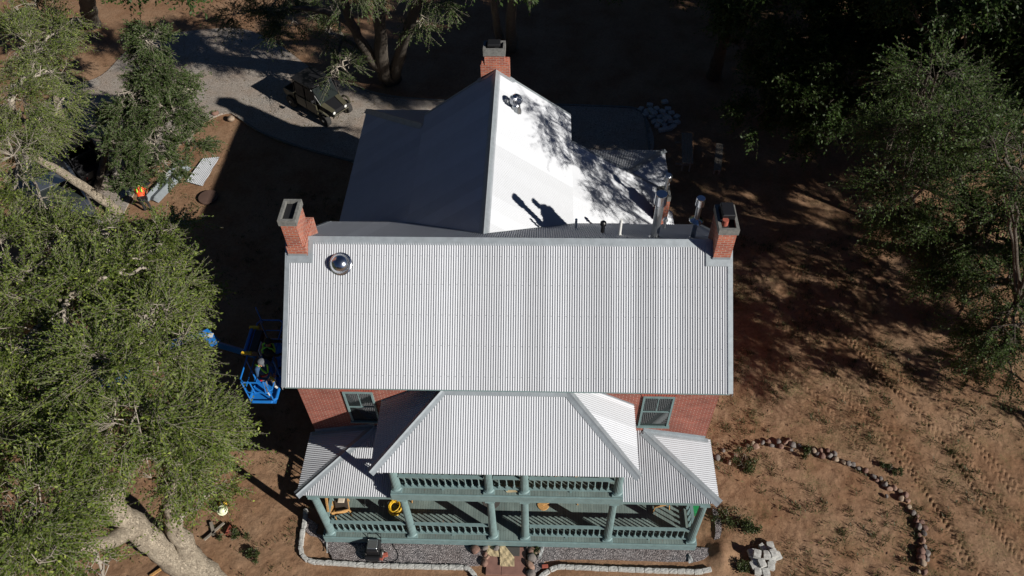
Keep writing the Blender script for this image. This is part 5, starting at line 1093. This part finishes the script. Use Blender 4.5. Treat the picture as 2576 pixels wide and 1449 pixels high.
tree('cottonwood_tree','twin trunked cottonwood rising just behind the rear chimney',
 [T((1288,125,-.1,.34),(1286,60,3,.28),(1290,-20,7,.22),(1290,-100,10,.15)),T((1262,120,-.1,.26),(1250,60,3,.2),(1240,-20,7,.15))],
 [B(1200,-130,11,2,120),B(1330,-150,12,2.2,130),B(1260,-90,9,1.4,90),B(1420,-140,10,1.8,100)],M['leaf2'],M['bark'],leafsz=.2,per=9,seed=59)
tree('cottonwood_tree','dark cottonwood with a slanted trunk right of the rear chimney',
 [T((1795,195,-.1,.4),(1812,130,2.6,.3),(1835,50,6,.24),(1850,-40,9,.18))],
 [B(1850,40,7,1.4,110),B(1780,-20,9,1.6,130),B(1900,-40,10,1.8,140),B(1980,20,8.5,1.6,130),B(1700,-90,10,1.6,110),B(1620,-40,9,1.3,90),B(1860,120,4,.6,30)],M['leaf2'],M['barkd'],leafsz=.16,per=11,seed=61)
tree('pine_tree','thick reddish trunk at the top left edge above the driveway',
 [T((232,62,-.1,.55),(222,20,2.5,.42),(214,-40,6,.36),(205,-120,10,.25))],
 [B(200,-170,11,2.2,120),B(300,-150,10,2,110),B(380,-60,8,1.5,90),B(470,-50,8,1.4,90),B(540,-60,8.5,1.4,90)],M['leaf2'],M['barkd'],leafsz=.2,per=9,seed=67)
# right side trees
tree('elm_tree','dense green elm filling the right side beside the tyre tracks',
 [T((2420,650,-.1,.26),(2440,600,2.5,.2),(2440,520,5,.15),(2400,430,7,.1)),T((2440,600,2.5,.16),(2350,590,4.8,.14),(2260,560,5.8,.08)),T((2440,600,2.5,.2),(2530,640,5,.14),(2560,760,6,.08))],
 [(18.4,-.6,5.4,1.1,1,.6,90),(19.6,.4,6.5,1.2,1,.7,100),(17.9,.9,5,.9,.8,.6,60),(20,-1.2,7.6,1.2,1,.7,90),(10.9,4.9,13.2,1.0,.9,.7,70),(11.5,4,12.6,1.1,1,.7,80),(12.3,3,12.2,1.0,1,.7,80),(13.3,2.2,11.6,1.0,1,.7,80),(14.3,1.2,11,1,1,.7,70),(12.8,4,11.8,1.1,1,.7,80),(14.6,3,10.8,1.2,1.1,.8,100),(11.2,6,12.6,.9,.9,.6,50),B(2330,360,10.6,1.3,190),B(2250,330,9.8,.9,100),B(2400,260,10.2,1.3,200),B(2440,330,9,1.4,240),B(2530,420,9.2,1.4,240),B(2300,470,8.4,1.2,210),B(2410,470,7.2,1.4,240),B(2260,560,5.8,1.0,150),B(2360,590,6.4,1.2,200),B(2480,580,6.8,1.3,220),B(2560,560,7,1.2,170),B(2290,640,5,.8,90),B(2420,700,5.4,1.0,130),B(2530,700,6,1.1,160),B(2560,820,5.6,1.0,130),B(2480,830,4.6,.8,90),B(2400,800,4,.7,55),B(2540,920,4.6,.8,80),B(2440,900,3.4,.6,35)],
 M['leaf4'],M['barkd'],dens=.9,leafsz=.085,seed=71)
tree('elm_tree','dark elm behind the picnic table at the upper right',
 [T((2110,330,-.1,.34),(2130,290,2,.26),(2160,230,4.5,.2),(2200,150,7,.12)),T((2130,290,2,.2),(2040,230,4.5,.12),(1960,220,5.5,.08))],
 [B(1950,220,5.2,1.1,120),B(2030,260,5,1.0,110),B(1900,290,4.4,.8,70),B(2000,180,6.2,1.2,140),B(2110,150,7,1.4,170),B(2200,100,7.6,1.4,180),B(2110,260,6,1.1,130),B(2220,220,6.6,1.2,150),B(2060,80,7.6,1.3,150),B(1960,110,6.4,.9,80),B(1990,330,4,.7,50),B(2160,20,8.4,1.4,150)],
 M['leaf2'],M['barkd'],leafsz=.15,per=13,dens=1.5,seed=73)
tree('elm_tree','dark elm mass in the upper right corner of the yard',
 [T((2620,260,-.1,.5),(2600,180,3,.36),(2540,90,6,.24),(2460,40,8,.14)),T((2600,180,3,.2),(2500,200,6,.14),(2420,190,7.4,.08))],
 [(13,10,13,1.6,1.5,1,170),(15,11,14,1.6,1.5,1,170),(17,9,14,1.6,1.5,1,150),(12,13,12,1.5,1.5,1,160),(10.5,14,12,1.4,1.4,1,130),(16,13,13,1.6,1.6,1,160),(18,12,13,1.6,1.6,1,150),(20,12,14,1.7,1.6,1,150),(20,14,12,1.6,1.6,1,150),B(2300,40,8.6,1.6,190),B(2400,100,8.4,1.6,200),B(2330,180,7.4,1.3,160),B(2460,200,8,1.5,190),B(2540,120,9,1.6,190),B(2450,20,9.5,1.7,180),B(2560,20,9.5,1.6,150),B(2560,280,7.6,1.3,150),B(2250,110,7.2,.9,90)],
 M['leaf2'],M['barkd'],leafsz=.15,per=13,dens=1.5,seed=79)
# shade trees standing east of the frame
def ST(x,y,h,s,lb,n=8,r=2.4):
    th=.4 if s in (101,103,110) else 1
    tp=95 if s in (101,103,110) else 230
    rr=random.Random(s); b=Vector((x,y,-.1)); u_=lambda:rr.uniform(-1.3,1.3)
    tr=[[(b,.15*th),(b+Vector((u_(),u_(),h*.2)),.12*th),(b+Vector((u_(),u_(),h*.42)),.1*th),(b+Vector((u_(),u_(),h*.62)),.08*th),(b+Vector((.1,.4,h*.8)),.06)]]
    bl=[(x+rr.uniform(-1,1)*r*1.3,y+rr.uniform(-1,1)*r*1.3,h*rr.uniform(.5,.95),r*rr.uniform(.6,.9),r*rr.uniform(.6,.9),r*.6,tp) for _ in range(n)]
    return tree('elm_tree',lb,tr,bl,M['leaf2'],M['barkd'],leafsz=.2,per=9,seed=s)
for (x,y,h,s,lb,n,r) in [(22,3.5,9.5,101,'tall elm east of the yard casting streaked shade beside the house',16,2.8),(26,11,14,102,'tall elm northeast of the yard shading the back',20,3.4),(27,20,15,104,'tall elm shading the ground behind the house',20,3.6),(20,27,14,105,'tall elm behind the upper right corner',18,3.6),(12,34,13,106,'tall elm farther behind the back porch',14,3.4),(21,16.5,15,111,'tall elm between the corner elms at the upper right',18,3.2),(15.5,21.5,13,112,'tall elm right behind the heap of grey blocks',14,2.8),(17.5,12,18,113,'very tall elm rising behind the dense elm on the right',16,3),(33,5,17,107,'tallest elm at the far east of the yard',18,3.6),(34,13,18,108,'very tall elm at the far northeast of the yard',18,3.6),(2,38,14,109,'tall elm beyond the twin trunked cottonwood',12,3.4)]: ST(x,y,h,s,lb,n,r)

# ---------------------------------------------------------------- weeds and grass
def tufts(name,pts,rad,nb,hgt,mt,seed,wd=.012,**kw):
    r=np.random.default_rng(seed); P=np.array([[p.x,p.y] for p in pts]); N=len(P)
    off=r.normal(0,1,(N,nb,2))*np.array(rad)[:,None,None]; base=(P[:,None]+off).reshape(-1,2); n=len(base)
    h=hgt*r.uniform(.4,1.2,n); an=r.uniform(0,6.28,n); lean=r.uniform(.2,1.1,n)*h
    b=np.column_stack([base,np.full(n,-.045)]); tip=b+np.column_stack([np.cos(an)*lean,np.sin(an)*lean,h]); md=(b+tip)/2+np.column_stack([np.zeros(n),np.zeros(n),h*.15]); s=np.column_stack([-np.sin(an),np.cos(an),np.zeros(n)])*wd
    V=np.stack([b-s*.3,md-s,tip,md+s],1).reshape(-1,3); o=npmesh(name,V,np.arange(4*n).reshape(-1,4),[mt]); return tag(o,**kw)
def scatter(n,x0,x1,y0,y1,seed,thr=.5,sc=1.4,keep=lambda x,y:True):
    rr=random.Random(seed); out=[]
    while len(out)<n:
        x,y=rr.uniform(x0,x1),rr.uniform(y0,y1)
        v=float(vnoise(np.array([x]),np.array([y]),sc,21)[0])
        if v>thr-rr.uniform(0,.25) and keep(x,y): out.append(Vector((x,y,0)))
    return out
kp=lambda x,y: not(-6.6<x<6.6 and -3.3<y<15)
pt=scatter(800,6.5,19,-4,12,1,keep=kp); tufts('weeds',pt,[random.uniform(.04,.14) for _ in pt],18,.12,M['weed'],1,label='low green weeds scattered over the red dirt on the right',cat='weeds',kind='stuff')
pt=scatter(1300,6.5,19,-4,12,2,thr=.55,sc=2.2,keep=kp); tufts('dry_grass',pt,[random.uniform(.08,.2) for _ in pt],22,.06,M['dry'],2,wd=.006,label='thin dry grass over the dirt on the right',cat='grass',kind='stuff')
pt=scatter(420,-16,-6.8,-4,15,3,thr=.55,keep=kp); tufts('weeds',pt,[random.uniform(.05,.14) for _ in pt],16,.09,M['weed'],3,label='sparse green weeds on the dirt left of the house',cat='weeds',kind='stuff')
def shrub(u,v,r,h,label,seed,mt='weed'):
    p=at(u,v); rr=np.random.default_rng(seed); root=empty('shrub',(p.x,p.y,0),0,label,'shrub')
    n=int(900*r/.4); an=rr.uniform(0,6.28,n); rad=r*np.sqrt(rr.uniform(0,1,n)); kc=max(5,int(r*22)); cc=np.column_stack([rr.normal(0,r*.62,(kc,2)),np.zeros(kc)]); hh=h*rr.uniform(.35,1,kc); ki=rr.integers(0,kc,n); c=cc[ki]+np.column_stack([rr.normal(0,r*.17,(n,2)),hh[ki]*rr.uniform(.0,1,n)])
    d=unit(rr.normal(size=(n,3))+[0,0,.4]); s=unit(np.cross(d,rr.normal(size=(n,3)))); L_=.07*rr.uniform(.6,1.3,(n,1)); V=np.stack([c,c+d*L_*.5+s*L_*.25,c+d*L_,c+d*L_*.5-s*L_*.25],1).reshape(-1,3)
    npmesh('foliage',V,np.arange(4*n).reshape(-1,4),[M[mt]],parent=root)
    k=14; st=rr.uniform(-.3,.3,(k,3))*[r,r,0]+[0,0,-.03]; en=st+np.column_stack([rr.uniform(-r,r,k)*.6,rr.uniform(-r,r,k)*.6,np.full(k,h*.8)]); V,F=prisms(st,en,np.full(k,.008),np.full(k,.003)); npmesh('stems',V,F,[M['twig']],parent=root)
shrub(1874,1169,.42,.3,'dark green bush just inside the stone line by the right porch roof',1)
shrub(1830,1310,.5,.45,'largest dark bush right of the porch corner column',2)
shrub(1884,1333,.32,.3,'small dark bush just above the heap of pale blocks',3)
shrub(1866,1430,.3,.32,'small bush left of the heap of pale blocks at the bottom edge',4)
shrub(2030,1140,.25,.2,'small bush growing among the line of stones near its left end',5)
shrub(2240,1180,.22,.18,'small bush on the outer side of the line of stones',6)
shrub(640,1390,.22,.2,'small green weed clump on the dirt left of the gravel bed',7)
shrub(590,1350,.3,.25,'dark bush beside the elm trunk and the red block',8)
shrub(1345,1385,.3,.18,'low green moss like growth right of the red path',9)

r_=np.random.default_rng(5); n=9000; cx_=r_.uniform(-24,22,n); cy_=r_.uniform(-4,32,n); okm=~((abs(cx_)<7)&(cy_<15.3)&(cy_>-3.4)); cx_,cy_=cx_[okm],cy_[okm]; n=len(cx_)
an=r_.uniform(0,6.28,n); L_=r_.uniform(.03,.075,n); c_=np.column_stack([cx_,cy_,np.full(n,.0)]); d_=np.column_stack([np.cos(an)*L_,np.sin(an)*L_,r_.uniform(-.3,.3,n)*L_]); s_=np.column_stack([-np.sin(an)*L_,np.cos(an)*L_,r_.uniform(-.3,.3,n)*L_])*.35; c_[:,2]+=.028
tag(npmesh('leaf_litter',np.stack([c_-d_,c_-s_,c_+d_,c_+s_],1).reshape(-1,3),np.arange(4*n).reshape(-1,4),[M['dry']]),'dry fallen leaves strewn over the dirt and gravel','leaves',kind='stuff')
